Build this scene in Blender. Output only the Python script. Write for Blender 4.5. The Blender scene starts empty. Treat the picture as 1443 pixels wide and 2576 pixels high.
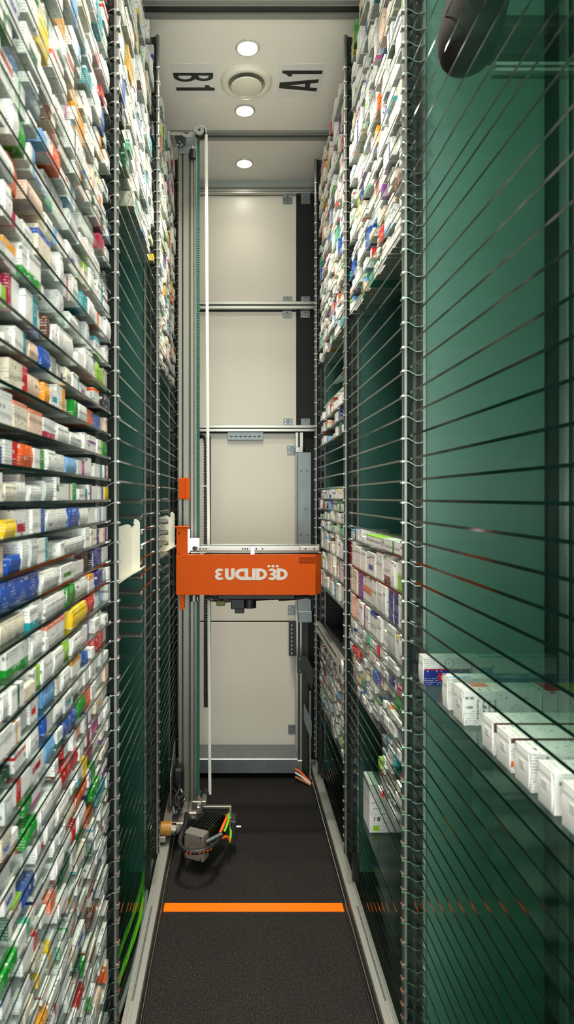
import bpy, math, random
from mathutils import Vector, Matrix

random.seed(11)
C = bpy.context.scene.collection
scene = bpy.context.scene
PI = math.pi

# ------------------------------------------------------------------ camera constants
FPX = 1640.0            # focal length in pixels of the 1443x2576 frame
VX, VY = 591.0, 1250.0  # where the aisle converges
CZ = 1.64               # lens height above the floor


def W(x, y, d):
    """a point at depth d from its place in the photograph"""
    return Vector(((x - VX) / FPX * d, d, CZ - (y - VY) / FPX * d))


# ------------------------------------------------------------------ materials
def lin(c):
    c = c / 255.0
    return c / 12.92 if c <= 0.04045 else ((c + 0.055) / 1.055) ** 2.4


def rgb(r, g, b):
    return (lin(r), lin(g), lin(b), 1.0)


MATS = {}


def mat(name, col, rough=0.5, metal=0.0, spec=0.5, noise=None, bump=None, emit=None, aniso=None):
    m = bpy.data.materials.new(name)
    m.use_nodes = True
    nt = m.node_tree
    b = nt.nodes['Principled BSDF']
    b.inputs['Base Color'].default_value = col
    b.inputs['Roughness'].default_value = rough
    b.inputs['Metallic'].default_value = metal
    b.inputs['Specular IOR Level'].default_value = spec
    if emit:
        b.inputs['Emission Color'].default_value = emit[0]
        b.inputs['Emission Strength'].default_value = emit[1]
    if noise:
        sc, amt, stretch = noise
        tc = nt.nodes.new('ShaderNodeTexCoord')
        mp = nt.nodes.new('ShaderNodeMapping')
        mp.inputs['Scale'].default_value = stretch
        nz = nt.nodes.new('ShaderNodeTexNoise')
        nz.inputs['Scale'].default_value = sc
        nz.inputs['Detail'].default_value = 5
        mx = nt.nodes.new('ShaderNodeMix')
        mx.data_type = 'RGBA'
        mx.inputs[6].default_value = tuple(c * (1 - amt) for c in col[:3]) + (1,)
        mx.inputs[7].default_value = tuple(min(1, c * (1 + amt)) for c in col[:3]) + (1,)
        nt.links.new(tc.outputs['Object'], mp.inputs['Vector'])
        nt.links.new(mp.outputs['Vector'], nz.inputs['Vector'])
        nt.links.new(nz.outputs['Fac'], mx.inputs[0])
        nt.links.new(mx.outputs[2], b.inputs['Base Color'])
        if bump:
            bp = nt.nodes.new('ShaderNodeBump')
            bp.inputs['Strength'].default_value = bump
            bp.inputs['Distance'].default_value = 0.001
            nt.links.new(nz.outputs['Fac'], bp.inputs['Height'])
            nt.links.new(bp.outputs['Normal'], b.inputs['Normal'])
    MATS[name] = m
    return m


def carton(name, col, ink=None, rough=0.42):
    """printed card: rows of broken small print over the card colour"""
    m = bpy.data.materials.new(name)
    m.use_nodes = True
    nt = m.node_tree
    b = nt.nodes['Principled BSDF']
    b.inputs['Roughness'].default_value = rough
    b.inputs['Specular IOR Level'].default_value = 0.35
    N, L = nt.nodes, nt.links
    if ink is None:
        b.inputs['Base Color'].default_value = col
        MATS[name] = m
        return m
    uv = N.new('ShaderNodeUVMap')
    sep = N.new('ShaderNodeSeparateXYZ')
    L.new(uv.outputs[0], sep.inputs[0])

    def math_(op, a, bb=None):
        n = N.new('ShaderNodeMath')
        n.operation = op
        for i, v in enumerate((a, bb)):
            if v is None:
                continue
            if isinstance(v, (int, float)):
                n.inputs[i].default_value = v
            else:
                L.new(v, n.inputs[i])
        return n.outputs[0]
    row = math_('MULTIPLY', sep.outputs['Y'], 210.0)
    fr = math_('FRACT', row)
    line = math_('LESS_THAN', fr, 0.42)
    fl = math_('FLOOR', row)
    comb = N.new('ShaderNodeCombineXYZ')
    L.new(math_('MULTIPLY', sep.outputs['X'], 330.0), comb.inputs[0])
    L.new(math_('MULTIPLY', fl, 3.7), comb.inputs[1])
    nz = N.new('ShaderNodeTexNoise')
    nz.inputs['Scale'].default_value = 1.0
    nz.inputs['Detail'].default_value = 1
    L.new(comb.outputs[0], nz.inputs['Vector'])
    word = math_('GREATER_THAN', nz.outputs['Fac'], 0.47)
    nz2 = N.new('ShaderNodeTexNoise')
    nz2.inputs['Scale'].default_value = 32
    nz2.inputs['Detail'].default_value = 0
    L.new(uv.outputs[0], nz2.inputs['Vector'])
    patch = math_('GREATER_THAN', nz2.outputs['Fac'], 0.52)
    f = math_('MULTIPLY', math_('MULTIPLY', line, word), patch)
    # a few larger bold words
    comb2 = N.new('ShaderNodeCombineXYZ')
    row2 = math_('MULTIPLY', sep.outputs['Y'], 52.0)
    L.new(math_('MULTIPLY', sep.outputs['X'], 130.0), comb2.inputs[0])
    L.new(math_('MULTIPLY', math_('FLOOR', row2), 5.3), comb2.inputs[1])
    nz3 = N.new('ShaderNodeTexNoise')
    nz3.inputs['Scale'].default_value = 1.0
    nz3.inputs['Detail'].default_value = 1
    L.new(comb2.outputs[0], nz3.inputs['Vector'])
    big = math_('MULTIPLY', math_('LESS_THAN', math_('FRACT', row2), 0.3), math_('GREATER_THAN', nz3.outputs['Fac'], 0.56))
    patch2 = math_('LESS_THAN', nz2.outputs['Fac'], 0.44)
    f = math_('MAXIMUM', math_('MULTIPLY', f, 0.55), math_('MULTIPLY', math_('MULTIPLY', big, patch2), 0.8))
    mx = N.new('ShaderNodeMix')
    mx.data_type = 'RGBA'
    L.new(f, mx.inputs[0])
    mx.inputs[6].default_value = col
    mx.inputs[7].default_value = ink
    L.new(mx.outputs[2], b.inputs['Base Color'])
    MATS[name] = m
    return m


def glass_mat(name, tint, refl=1.0):
    """clear pane: straight-through tinted transparency plus Schlick reflection"""
    m = bpy.data.materials.new(name)
    m.use_nodes = True
    nt = m.node_tree
    N, L = nt.nodes, nt.links
    N.remove(N['Principled BSDF'])
    out = N['Material Output']
    tr = N.new('ShaderNodeBsdfTransparent')
    tr.inputs[0].default_value = tint
    gl = N.new('ShaderNodeBsdfGlossy')
    gl.inputs['Roughness'].default_value = 0.03
    gl.inputs['Color'].default_value = (0.92, 1.0, 0.96, 1)
    lw = N.new('ShaderNodeLayerWeight')
    lw.inputs[0].default_value = 0.5
    p = N.new('ShaderNodeMath')
    p.operation = 'POWER'
    p.inputs[1].default_value = 5
    L.new(lw.outputs['Facing'], p.inputs[0])
    a = N.new('ShaderNodeMath')
    a.operation = 'MULTIPLY_ADD'
    a.inputs[1].default_value = 0.85 * refl
    a.inputs[2].default_value = 0.04 * refl
    L.new(p.outputs[0], a.inputs[0])
    mx = N.new('ShaderNodeMixShader')
    L.new(a.outputs[0], mx.inputs[0])
    L.new(tr.outputs[0], mx.inputs[1])
    L.new(gl.outputs[0], mx.inputs[2])
    L.new(mx.outputs[0], out.inputs['Surface'])
    MATS[name] = m
    return m


M = MATS
glass_mat('shelf_glass', (0.958, 0.986, 0.974, 1))
mat('glass_edge', (0.003, 0.016, 0.012, 1), 0.09, 0, 0.22)
mat('steel', rgb(146, 148, 143), 0.38, 0.9, noise=(14, 0.1, (1, 1, 0.1)))
mat('galvanised', rgb(132, 139, 141), 0.42, 0.75, noise=(30, 0.22, (1, 1, 0.25)))
mat('jaw_steel', rgb(150, 146, 138), 0.32, 0.85)
mat('mast_aluminium', rgb(138, 138, 128), 0.40, 0.8, noise=(60, 0.06, (1, 1, 0.03)))
mat('chrome', rgb(215, 215, 210), 0.16, 1.0)
mat('aluminium', rgb(196, 196, 188), 0.36, 0.8, noise=(60, 0.06, (1, 1, 0.03)))
mat('aluminium_rail', rgb(186, 188, 180), 0.42, 0.6, noise=(60, 0.06, (1, 0.03, 1)))
mat('groove', rgb(62, 64, 62), 0.6, 0.3)
mat('web_steel', rgb(74, 79, 76), 0.42, 0.7)
mat('dark_steel', rgb(58, 62, 60), 0.45, 0.6)
mat('beam_grey', rgb(138, 141, 134), 0.5, 0.15)
mat('rack_panel_shaded', rgb(72, 110, 106), 0.32, 0.0, 0.5, noise=(7, 0.10, (1, 1, 0.3)))  # same rack sheet with the dimmer light put into a darker colour
mat('rack_panel', rgb(118, 153, 143), 0.32, 0.0, 0.5, noise=(7, 0.10, (1, 1, 0.3)))
mat('rack_panel_dark', rgb(38, 54, 50), 0.4, 0.0, 0.5)
mat('cream_panel', rgb(226, 220, 204), 0.33, 0, 0.5, noise=(3, 0.02, (1, 1, 1)))
mat('ceiling_white', rgb(236, 234, 226), 0.5, 0, 0.4, noise=(3, 0.02, (1, 1, 1)))
mat('wall_grey', rgb(70, 84, 78), 0.6)
mat('black', rgb(22, 22, 22), 0.5)
mat('black_gloss', rgb(16, 16, 16), 0.25)
mat('black_rubber', rgb(20, 20, 20), 0.75)
mat('orange_paint', rgb(208, 82, 0), 0.45, 0, 0.12, noise=(260, 0.06, (1, 1, 1)), bump=0.1)
mat('orange_tape', rgb(255, 118, 4), 0.45, 0, 0.3)
mat('orange_cable', rgb(250, 100, 20), 0.4)
mat('green_cable', rgb(110, 205, 30), 0.4)
mat('grey_cable', rgb(120, 130, 130), 0.5)
mat('logo_white', rgb(214, 210, 200), 0.5)
mat('ink_black', rgb(24, 24, 24), 0.5)
mat('paper', rgb(228, 228, 226), 0.3)
mat('vent_plastic', rgb(226, 223, 208), 0.4)
mat('teal_belt', rgb(18, 104, 92), 0.55)
mat('belt_white', rgb(226, 228, 220), 0.45)
mat('chute_white', rgb(238, 234, 214), 0.4)
mat('amber_roller', rgb(168, 116, 34), 0.35)
mat('motor_grey', rgb(150, 144, 136), 0.42, 0.5)
mat('olive', rgb(98, 100, 34), 0.5)
mat('wood_edge', rgb(178, 120, 70), 0.6)
mat('duct_black', rgb(24, 20, 18), 0.75, 0, 0.15)
mat('lamp_lens', (1, 1, 1, 1), 0.3, emit=((1, 0.95, 0.84, 1), 30.0))
mat('led', (1, 1, 1, 1), 0.3, emit=((0.86, 0.93, 1.0, 1), 9.0))
mat('lamp_trim', rgb(205, 205, 198), 0.3, 0.4)


def floor_mat():
    m = bpy.data.materials.new('rubber_floor')
    m.use_nodes = True
    nt = m.node_tree
    N, L = nt.nodes, nt.links
    b = N['Principled BSDF']
    b.inputs['Roughness'].default_value = 0.75
    b.inputs['Specular IOR Level'].default_value = 0.3
    tc = N.new('ShaderNodeTexCoord')
    nz = N.new('ShaderNodeTexNoise')
    nz.inputs['Scale'].default_value = 260
    nz.inputs['Detail'].default_value = 3
    L.new(tc.outputs['Object'], nz.inputs['Vector'])
    cr = N.new('ShaderNodeValToRGB')
    cr.color_ramp.elements[0].position = 0.50
    cr.color_ramp.elements[0].color = rgb(6, 5, 4)
    cr.color_ramp.elements[1].position = 0.74
    cr.color_ramp.elements[1].color = rgb(92, 86, 80)
    L.new(nz.outputs['Fac'], cr.inputs[0])
    n2 = N.new('ShaderNodeTexNoise')
    n2.inputs['Scale'].default_value = 6
    L.new(tc.outputs['Object'], n2.inputs['Vector'])
    mx = N.new('ShaderNodeMix')
    mx.data_type = 'RGBA'
    mx.blend_type = 'MULTIPLY'
    mx.inputs[0].default_value = 0.35
    L.new(cr.outputs[0], mx.inputs[6])
    L.new(n2.outputs['Fac'], mx.inputs[7])
    L.new(mx.outputs[2], b.inputs['Base Color'])
    bp = N.new('ShaderNodeBump')
    bp.inputs['Strength'].default_value = 0.3
    bp.inputs['Distance'].default_value = 0.002
    L.new(nz.outputs['Fac'], bp.inputs['Height'])
    L.new(bp.outputs['Normal'], b.inputs['Normal'])
    MATS['rubber_floor'] = m


floor_mat()

# card colours
INK = rgb(96, 96, 100)
CARD = {
    'white': rgb(238, 237, 232), 'cream': rgb(232, 222, 200), 'pale grey': rgb(206, 210, 206), 'peach': rgb(238, 206, 184),
    'blue': rgb(28, 84, 176), 'navy': rgb(24, 40, 128), 'light blue': rgb(112, 170, 222), 'red': rgb(206, 26, 30),
    'crimson': rgb(172, 20, 62), 'orange': rgb(240, 96, 16), 'amber': rgb(240, 158, 24), 'yellow': rgb(248, 208, 20),
    'green': rgb(22, 146, 44), 'lime': rgb(150, 204, 40), 'teal': rgb(16, 148, 160), 'dark green': rgb(10, 92, 60),
    'purple': rgb(126, 62, 148), 'magenta': rgb(214, 54, 160), 'brown': rgb(98, 58, 44), 'sea green': rgb(70, 170, 130),
    'salmon': rgb(236, 130, 104), 'black': rgb(34, 34, 40),
}
CARDNAMES = list(CARD)
for k, v in CARD.items():
    light = k in ('white', 'cream', 'pale grey', 'peach')
    carton('card_' + k.replace(' ', '_'), v, INK if light else rgb(235, 235, 230))
carton('card_white_plain', CARD['white'])
CMATS = [MATS['card_' + k.replace(' ', '_')] for k in CARDNAMES] + [MATS['card_white_plain']]
CI = {k: i for i, k in enumerate(CARDNAMES)}
CI['plain'] = len(CARDNAMES)
ACC = ['blue', 'blue', 'navy', 'light blue', 'light blue', 'red', 'red', 'crimson', 'orange', 'amber', 'yellow', 'green', 'green', 'lime',
       'teal', 'teal', 'dark green', 'purple', 'magenta', 'brown', 'sea green', 'salmon', 'black']


# ------------------------------------------------------------------ mesh building
class MB:
    def __init__(s):
        s.v, s.f, s.m, s.uv = [], [], [], []

    def add(s, verts, faces, mi=0):
        o = len(s.v)
        s.v += [tuple(v) for v in verts]
        for f in faces:
            s.f.append(tuple(i + o for i in f))
            s.m.append(mi)
        return s

    def box(s, x0, x1, y0, y1, z0, z1, mi=0, M4=None):
        vs = [Vector((x, y, z)) for z in (z0, z1) for y in (y0, y1) for x in (x0, x1)]
        if M4:
            vs = [M4 @ v for v in vs]
        return s.add(vs, [(0, 2, 3, 1), (4, 5, 7, 6), (0, 1, 5, 4), (2, 6, 7, 3), (0, 4, 6, 2), (1, 3, 7, 5)], mi)

    def bbox(s, x0, x1, y0, y1, z0, z1, b=0.003, mi=0, M4=None):
        """box with chamfered edges"""
        xs, ys, zs = (x0, x1), (y0, y1), (z0, z1)
        vs, idx = [], {}
        for i in (0, 1):
            for j in (0, 1):
                for k in (0, 1):
                    sx, sy, sz = 1 - 2 * i, 1 - 2 * j, 1 - 2 * k
                    p = Vector((xs[i], ys[j], zs[k]))
                    for a, off in enumerate(((0, sy * b, sz * b), (sx * b, 0, sz * b), (sx * b, sy * b, 0))):
                        idx[i, j, k, a] = len(vs)
                        vs.append(p + Vector(off))
        fs = []
        for i in (0, 1):
            fs.append([idx[i, 0, 0, 0], idx[i, 1, 0, 0], idx[i, 1, 1, 0], idx[i, 0, 1, 0]][::(-1 if i == 0 else 1)])
            fs.append([idx[0, i, 0, 1], idx[1, i, 0, 1], idx[1, i, 1, 1], idx[0, i, 1, 1]][::(1 if i == 0 else -1)])
            fs.append([idx[0, 0, i, 2], idx[1, 0, i, 2], idx[1, 1, i, 2], idx[0, 1, i, 2]][::(-1 if i == 0 else 1)])
        for i in (0, 1):
            for j in (0, 1):
                fl = 1 if i == j else -1
                fs.append([idx[i, j, 0, 0], idx[i, j, 0, 1], idx[i, j, 1, 1], idx[i, j, 1, 0]][::fl])
                fs.append([idx[i, 0, j, 0], idx[i, 0, j, 2], idx[i, 1, j, 2], idx[i, 1, j, 0]][::-fl])
                fs.append([idx[0, i, j, 1], idx[0, i, j, 2], idx[1, i, j, 2], idx[1, i, j, 1]][::fl])
        for i in (0, 1):
            for j in (0, 1):
                for k in (0, 1):
                    t = [idx[i, j, k, 0], idx[i, j, k, 1], idx[i, j, k, 2]]
                    fs.append(t if (i + j + k) % 2 else t[::-1])
        if M4:
            vs = [M4 @ v for v in vs]
        return s.add(vs, fs, mi)

    def prism(s, poly, axis, a, b, mi=0, mcap=None):
        """extrude a 2D polygon along an axis: axis 'x': (y,z), 'y': (x,z), 'z': (x,y)"""
        def P(p, t):
            return {'x': (t, p[0], p[1]), 'y': (p[0], t, p[1]), 'z': (p[0], p[1], t)}[axis]
        n = len(poly)
        vs = [P(p, a) for p in poly] + [P(p, b) for p in poly]
        s.add(vs, [(i, (i + 1) % n, n + (i + 1) % n, n + i) for i in range(n)], mi)
        o = len(s.v) - 2 * n
        for f in (tuple(o + n - 1 - i for i in range(n)), tuple(o + n + i for i in range(n))):
            s.f.append(f)
            s.m.append(mi if mcap is None else mcap)
        return s

    def tube(s, pts, r, seg=10, mi=0, cap=True):
        pts = [Vector(p) for p in pts]
        rs = r if isinstance(r, (list, tuple)) else [r] * len(pts)
        rings = []
        up = None
        for i, p in enumerate(pts):
            t = (pts[min(i + 1, len(pts) - 1)] - pts[max(i - 1, 0)]).normalized()
            if up is None:
                up = t.orthogonal().normalized()
            else:
                up = (up - t * up.dot(t))
                up = up.normalized() if up.length > 1e-6 else t.orthogonal().normalized()
            w = t.cross(up)
            rings.append([p + (up * math.cos(2 * PI * k / seg) + w * math.sin(2 * PI * k / seg)) * rs[i] for k in range(seg)])
        vs = [v for r_ in rings for v in r_]
        fs = []
        for i in range(len(pts) - 1):
            for k in range(seg):
                fs.append((i * seg + k, i * seg + (k + 1) % seg, (i + 1) * seg + (k + 1) % seg, (i + 1) * seg + k))
        if cap:
            fs.append(tuple(range(seg))[::-1])
            fs.append(tuple((len(pts) - 1) * seg + k for k in range(seg)))
        return s.add(vs, fs, mi)

    def lathe(s, prof, origin, axis='z', seg=32, mi=0, flip=False):
        """profile [(r, h)...] spun about an axis through origin"""
        o = Vector(origin)
        vs = []
        for r, h in prof:
            for k in range(seg):
                c, sn = r * math.cos(2 * PI * k / seg), r * math.sin(2 * PI * k / seg)
                v = {'z': (c, sn, h), 'y': (c, h, sn), 'x': (h, c, sn)}[axis]
                vs.append(o + Vector(v))
        fs = []
        for i in range(len(prof) - 1):
            for k in range(seg):
                q = (i * seg + k, i * seg + (k + 1) % seg, (i + 1) * seg + (k + 1) % seg, (i + 1) * seg + k)
                fs.append(q[::-1] if flip else q)
        return s.add(vs, fs, mi)

    def cyl(s, c, r, h, axis='z', seg=20, mi=0):
        return s.lathe([(0.0001, 0), (r, 0), (r, h), (0.0001, h)], c, axis, seg, mi)

    def build(s, name, mats, parent=None, loc=(0, 0, 0), smooth=False, link=True):
        me = bpy.data.meshes.new(name)
        me.from_pydata(s.v, [], s.f)
        for m in (mats if isinstance(mats, (list, tuple)) else [mats]):
            me.materials.append(MATS[m] if isinstance(m, str) else m)
        me.polygons.foreach_set('material_index', s.m)
        if s.uv:
            ul = me.uv_layers.new(name='UVMap')
            ul.data.foreach_set('uv', s.uv)
        if smooth:
            me.polygons.foreach_set('use_smooth', [True] * len(me.polygons))
            try:
                me.set_sharp_from_angle(angle=math.radians(40))
            except Exception:
                pass
        me.update()
        o = bpy.data.objects.new(name, me)
        o.location = loc
        if parent:
            o.parent = parent
        C.objects.link(o)
        return o


def empty(name, loc, label, cat, group=None):
    o = bpy.data.objects.new(name, None)
    o.empty_display_size = 0.05
    o.location = loc
    C.objects.link(o)
    tag(o, label, cat, group)
    return o


def smooth_path(c, sub=4):
    c = [Vector(p) for p in c]
    out = []
    for i in range(len(c) - 1):
        p0, p1, p2, p3 = c[max(i - 1, 0)], c[i], c[i + 1], c[min(i + 2, len(c) - 1)]
        for k in range(sub):
            t = k / sub
            out.append(0.5 * ((2 * p1) + (-p0 + p2) * t + (2 * p0 - 5 * p1 + 4 * p2 - p3) * t * t + (-p0 + 3 * p1 - 3 * p2 + p3) * t ** 3))
    return out + [c[-1]]


def tag(o, label, cat, group=None, kind=None):
    if label:
        o['label'] = label
    if cat:
        o['category'] = cat
    if group:
        o['group'] = group
    if kind:
        o['kind'] = kind
    return o


def struct(o):
    o['kind'] = 'structure'
    return o


def local(root):
    """part coordinates are given in world space; shift under a root placed at its base"""
    return tuple(-c for c in root.location)


def rel(mb, root):
    l = root.location
    mb.v = [(v[0] - l[0], v[1] - l[1], v[2] - l[2]) for v in mb.v]
    return mb


# ------------------------------------------------------------------ measurements
XR, XL = 0.45, -0.315          # upright fronts
GR, GL = 0.460, -0.325         # glass front edges
BR, BL = 0.97, -0.72           # rack backs
D = [0.79, 1.741, 2.674, 3.653]  # rack ends along the aisle
BACK = 3.98
CEIL = CZ + 1.91
ZTOP, ZBOT = 1.89, -1.46

ZC = [1.764, 1.705, 1.646, 1.593, 1.540, 1.488, 1.441, 1.391, 1.345, 1.300, 1.256, 1.214, 1.172, 1.131, 1.091, 1.055, 1.019, .984, .949, .914,
      .877, .845, .809, .775, .739, .704, .665, .604, .536, .471, .4055, .343, .277, .221, .1635, .103, .0467, -.0064, -.0594, -.1115, -.1635,
      -.2144, -.2675, -.3217, -.3715, -.419, -.470, -.516, -.5616, -.608, -.654, -.702, -.745, -.790, -.832, -.873, -.915, -.955, -.996, -1.038,
      -1.080, -1.120, -1.179, -1.238, -1.275, -1.309, -1.344, -1.379, -1.414]


def shelves(side, mod):
    out = []
    for i, z in enumerate(ZC):
        if z > 0.68:
            if (i % 2 == 0) != (mod > 0):
                continue
        if side > 0 and z in (-.419,):
            continue
        if side > 0 and mod > 0 and z in (-.2144, -.3217):
            continue
        if side > 0 and mod == 1 and z in (-1.038, -1.080, -1.120):
            continue
        if side > 0 and mod == 2 and -0.80 < z < -0.48:
            continue            # the conveyor runs here
        out.append(z)
    return out


# ------------------------------------------------------------------ room shell
def build_room():
    Y0, Y1 = -0.9, 4.02
    XW0, XW1 = -0.80, 1.06
    struct(MB().box(XW0, XW1, Y0, Y1 + 0.05, -0.05, 0).build('floor', 'rubber_floor'))
    struct(MB().box(XW0, XW1, Y0, Y1 + 0.05, CEIL, CEIL + 0.05).build('ceiling', 'ceiling_white'))
    struct(MB().box(XW0 - 0.05, XW0, Y0, Y1 + 0.05, -0.05, CEIL + 0.05).build('wall_left', 'wall_grey'))
    struct(MB().box(XW1, XW1 + 0.05, Y0, Y1 + 0.05, -0.05, CEIL + 0.05).build('wall_right', 'wall_grey'))
    struct(MB().box(XW0, XW1, Y1, Y1 + 0.05, 0, CEIL).build('wall_back', 'wall_grey'))
    # aluminium ceiling profiles with a dark channel
    for n, (a, b) in enumerate(((2.495, 2.592), (3.395, 3.475), (1.60, 1.69)), 1):
        mb = MB()
        mb.box(XW0, XW1, a, a + 0.022, CEIL - 0.012, CEIL, 0)
        mb.box(XW0, XW1, b - 0.026, b, CEIL - 0.012, CEIL, 0)
        mb.box(XW0, XW1, a + 0.022, b - 0.026, CEIL - 0.003, CEIL, 1)
        mb.box(XW0, XW1, a + 0.019, a + 0.022, CEIL - 0.016, CEIL - 0.012, 0)
        struct(mb.build('trim_%d' % n, ['beam_grey', 'dark_steel']))
    # grey cove where ceiling meets the end wall
    mb = MB()
    mb.prism([(BACK + 0.02, CEIL), (BACK - 0.05, CEIL), (BACK - 0.04, CEIL - 0.035), (BACK - 0.01, CEIL - 0.06), (BACK + 0.02, CEIL - 0.06)], 'x', XW0, XW1, 0)
    struct(mb.build('trim_4', 'beam_grey'))


def back_end():
    dB = BACK

    def xx(px, d=dB):
        return (px - VX) / FPX * d

    def zz(py, d=dB):
        return CZ - (py - VY) / FPX * d
    # cream end-wall panels, each lifts out
    px = [('lower', 452, 1565, 1905), ('door', 452, 1090, 1562), ('mid', 445, 784, 1078), ('top', 445, 492, 768)]
    labs = {'lower': 'cream wall panel at the bottom of the aisle end, above the grey kerb',
            'door': 'tall cream wall panel behind the orange gripper unit',
            'mid': 'cream wall panel between the two horizontal aluminium rails',
            'top': 'topmost cream wall panel, under the ceiling at the aisle end'}
    for k, x0, y0, y1 in px:
        r = 745
        mb = MB().bbox(xx(x0), xx(r), dB, dB + 0.018, zz(y1), zz(y0), 0.002)
        o = mb.build('wall_panel', 'cream_panel')
        tag(o, labs[k], 'panel', 'cream end wall panels')
    # black end strip to the right of the panels
    o = MB().bbox(xx(746), xx(800), dB, dB + 0.018, zz(1180), zz(492), 0.002).build('end_strip', 'black_rubber')
    tag(o, 'black vertical strip beside the upper cream panels at the aisle end', 'panel')
    o = MB().bbox(xx(764), xx(860), dB + 0.01, dB + 0.03, 0.02, zz(1182), 0.002).build('end_strip', 'black')
    tag(o, 'black lower panel behind the galvanised column at the aisle end', 'panel')
    # horizontal aluminium rails
    for n, (y0, y1) in enumerate(((762, 781), (1071, 1087), (483, 492))):
        t = MB()
        z0, z1 = zz(y1), zz(y0)
        h = z1 - z0
        d0 = dB - 0.035
        x0, x1 = xx(440), xx(792)
        t.bbox(x0, x1, d0, dB - 0.001, z0, z0 + h * 0.42, 0.002, 0)
        t.bbox(x0, x1, d0, dB - 0.001, z0 + h * 0.58, z1, 0.002, 0)
        t.box(x0, x1, d0 + 0.012, dB - 0.001, z0 + h * 0.40, z0 + h * 0.6, 1)
        o = t.build('cross_rail', ['aluminium', 'groove'])
        tag(o, ('upper aluminium cross rail over the cream end panels', 'lower aluminium cross rail above the perforated plate',
                'thin aluminium rail under the ceiling at the aisle end')[n], 'rail')
    # zinc corner plates
    plates = [(723, 490, 514, 'under the ceiling rail, left'), (768, 490, 514, 'under the ceiling rail, right'),
              (723, 746, 760, 'on top of the upper rail, left'), (768, 746, 760, 'on top of the upper rail, right'),
              (722, 782, 800, 'below the upper rail, left'), (767, 782, 800, 'below the upper rail, right'),
              (724, 1053, 1070, 'on top of the lower rail, left'), (768, 1053, 1070, 'on top of the lower rail, right'),
              (733, 1121, 1144, 'beside the boxed profile end'), (735, 1522, 1545, 'beside the cut galvanised column'),
              (736, 1823, 1846, 'near the floor kerb')]
    for cx, y0, y1, where in plates:
        w = 11.5
        z0, z1 = zz(y1), zz(y0)
        root = empty('corner_plate', (xx(cx), dB - 0.004, z0), 'small zinc screw plate ' + where, 'bracket', 'zinc corner plates')
        mb = MB()
        a, b, r = xx(cx - w), xx(cx + w), 0.004
        poly = []
        for (qx, qz, s0) in ((b - r, z1 - r, 0), (a + r, z1 - r, 90), (a + r, z0 + r, 180), (b - r, z0 + r, 270)):
            for k in range(4):
                t = math.radians(s0 + k * 30)
                poly.append((qx + r * math.cos(t), qz + r * math.sin(t)))
        mb.prism(poly, 'y', dB - 0.004, dB, 0)
        rel(mb, root).build('plate', 'galvanised', root)
        for sx in (-0.6, 0, 0.6):
            for sz in (0.25, 0.75):
                if sx == 0 and sz == .25:
                    continue
                c = Vector(((a + b) / 2 + sx * (b - a) / 2, dB - 0.0062, z0 + sz * (z1 - z0)))
                s = MB().cyl(c, 0.0032, 0.0025, 'y', 10)
                rel(s, root).build('screw', 'chrome' if sx else 'black', root, smooth=True)
    # perforated zinc plate below the lower rail
    d = dB - 0.02
    root = empty('perforated_plate', (xx(617, d), d, zz(1107, d)), 'long zinc plate with a row of slots hanging under the lower cross rail', 'bracket')
    rel(MB().bbox(xx(572, d), xx(662, d), d, d + 0.004, zz(1107, d), zz(1087, d), 0.001), root).build('plate', 'galvanised', root)
    s = MB()
    for k in range(7):
        cx = 582 + k * 11.6
        s.box(xx(cx - 3.5, d), xx(cx + 3.5, d), d - 0.0006, d + 0.001, zz(1099.5, d), zz(1097, d))
    rel(s, root).build('slots', 'black', root)
    # tall vertical aluminium profile right of the door
    d = 3.90
    root = empty('door_profile', (xx(752, d), d, 0.06), 'tall slotted aluminium profile standing right of the cream door panel', 'profile')
    mb = MB()
    z0, z1 = 0.066, zz(1088, d)
    for a, b in ((743, 749.5), (754, 762)):
        mb.bbox(xx(a, d), xx(b, d), d, d + 0.04, z0, z1, 0.001, 0)
    mb.box(xx(749, d), xx(754.5, d), d + 0.012, d + 0.04, z0, z1, 1)
    rel(mb, root).build('profile', ['aluminium', 'groove'], root)
    e = MB().bbox(xx(743, d - .03), xx(761, d - .03), d - 0.03, d, zz(1138, d - .03), zz(1125, d - .03), 0.002)
    rel(e, root).build('end_cap', 'aluminium', root)
    e = MB().cyl((xx(752, d), d - 0.036, zz(1131.5, d)), 0.008, 0.006, 'y', 12)
    rel(e, root).build('bolt', 'chrome', root, smooth=True)
    f = MB().bbox(xx(742, d), xx(768, d), d - 0.01, d + 0.05, 0.0, 0.066, 0.002)
    rel(f, root).build('foot', 'aluminium', root)
    p = MB().bbox(xx(737, d), xx(745, d), d - 0.004, d, zz(1650, d), zz(1562, d), 0.001)
    p.bbox(xx(726, d), xx(738, d), d - 0.003, d, zz(1650, d), zz(1562, d), 0.001)
    rel(p, root).build('slotted_plate', 'dark_steel', root)
    s = MB()
    for k in range(8):
        y = 1571 + k * 10
        s.box(xx(732, d), xx(734.5, d), d - 0.0036, d - 0.002, zz(y + 4, d), zz(y, d))
    rel(s, root).build('slots', 'paper', root)
    # galvanised folded column, upper and lower piece
    d = 3.78
    root = empty('galvanised_column', (xx(770, d), d, zz(1372, d)), 'galvanised folded sheet column with rivets right of the cream door', 'column')
    mb = MB()
    a, b, c = xx(748, d), xx(782, d), xx(791, d)
    z0, z1 = zz(1540, d), zz(1138, d)
    mb.bbox(a, b, d, d + 0.003, z0, z1, 0.001)
    mb.bbox(a, a + 0.003, d, d + 0.06, z0, z1, 0.001)
    mb.prism([(b - .003, d), (c, d + 0.03), (c, d + 0.034), (b - .003, d + 0.004)], 'z', z0, z1 + 0.02)
    rel(mb, root).build('sheet', 'galvanised', root)
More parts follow.
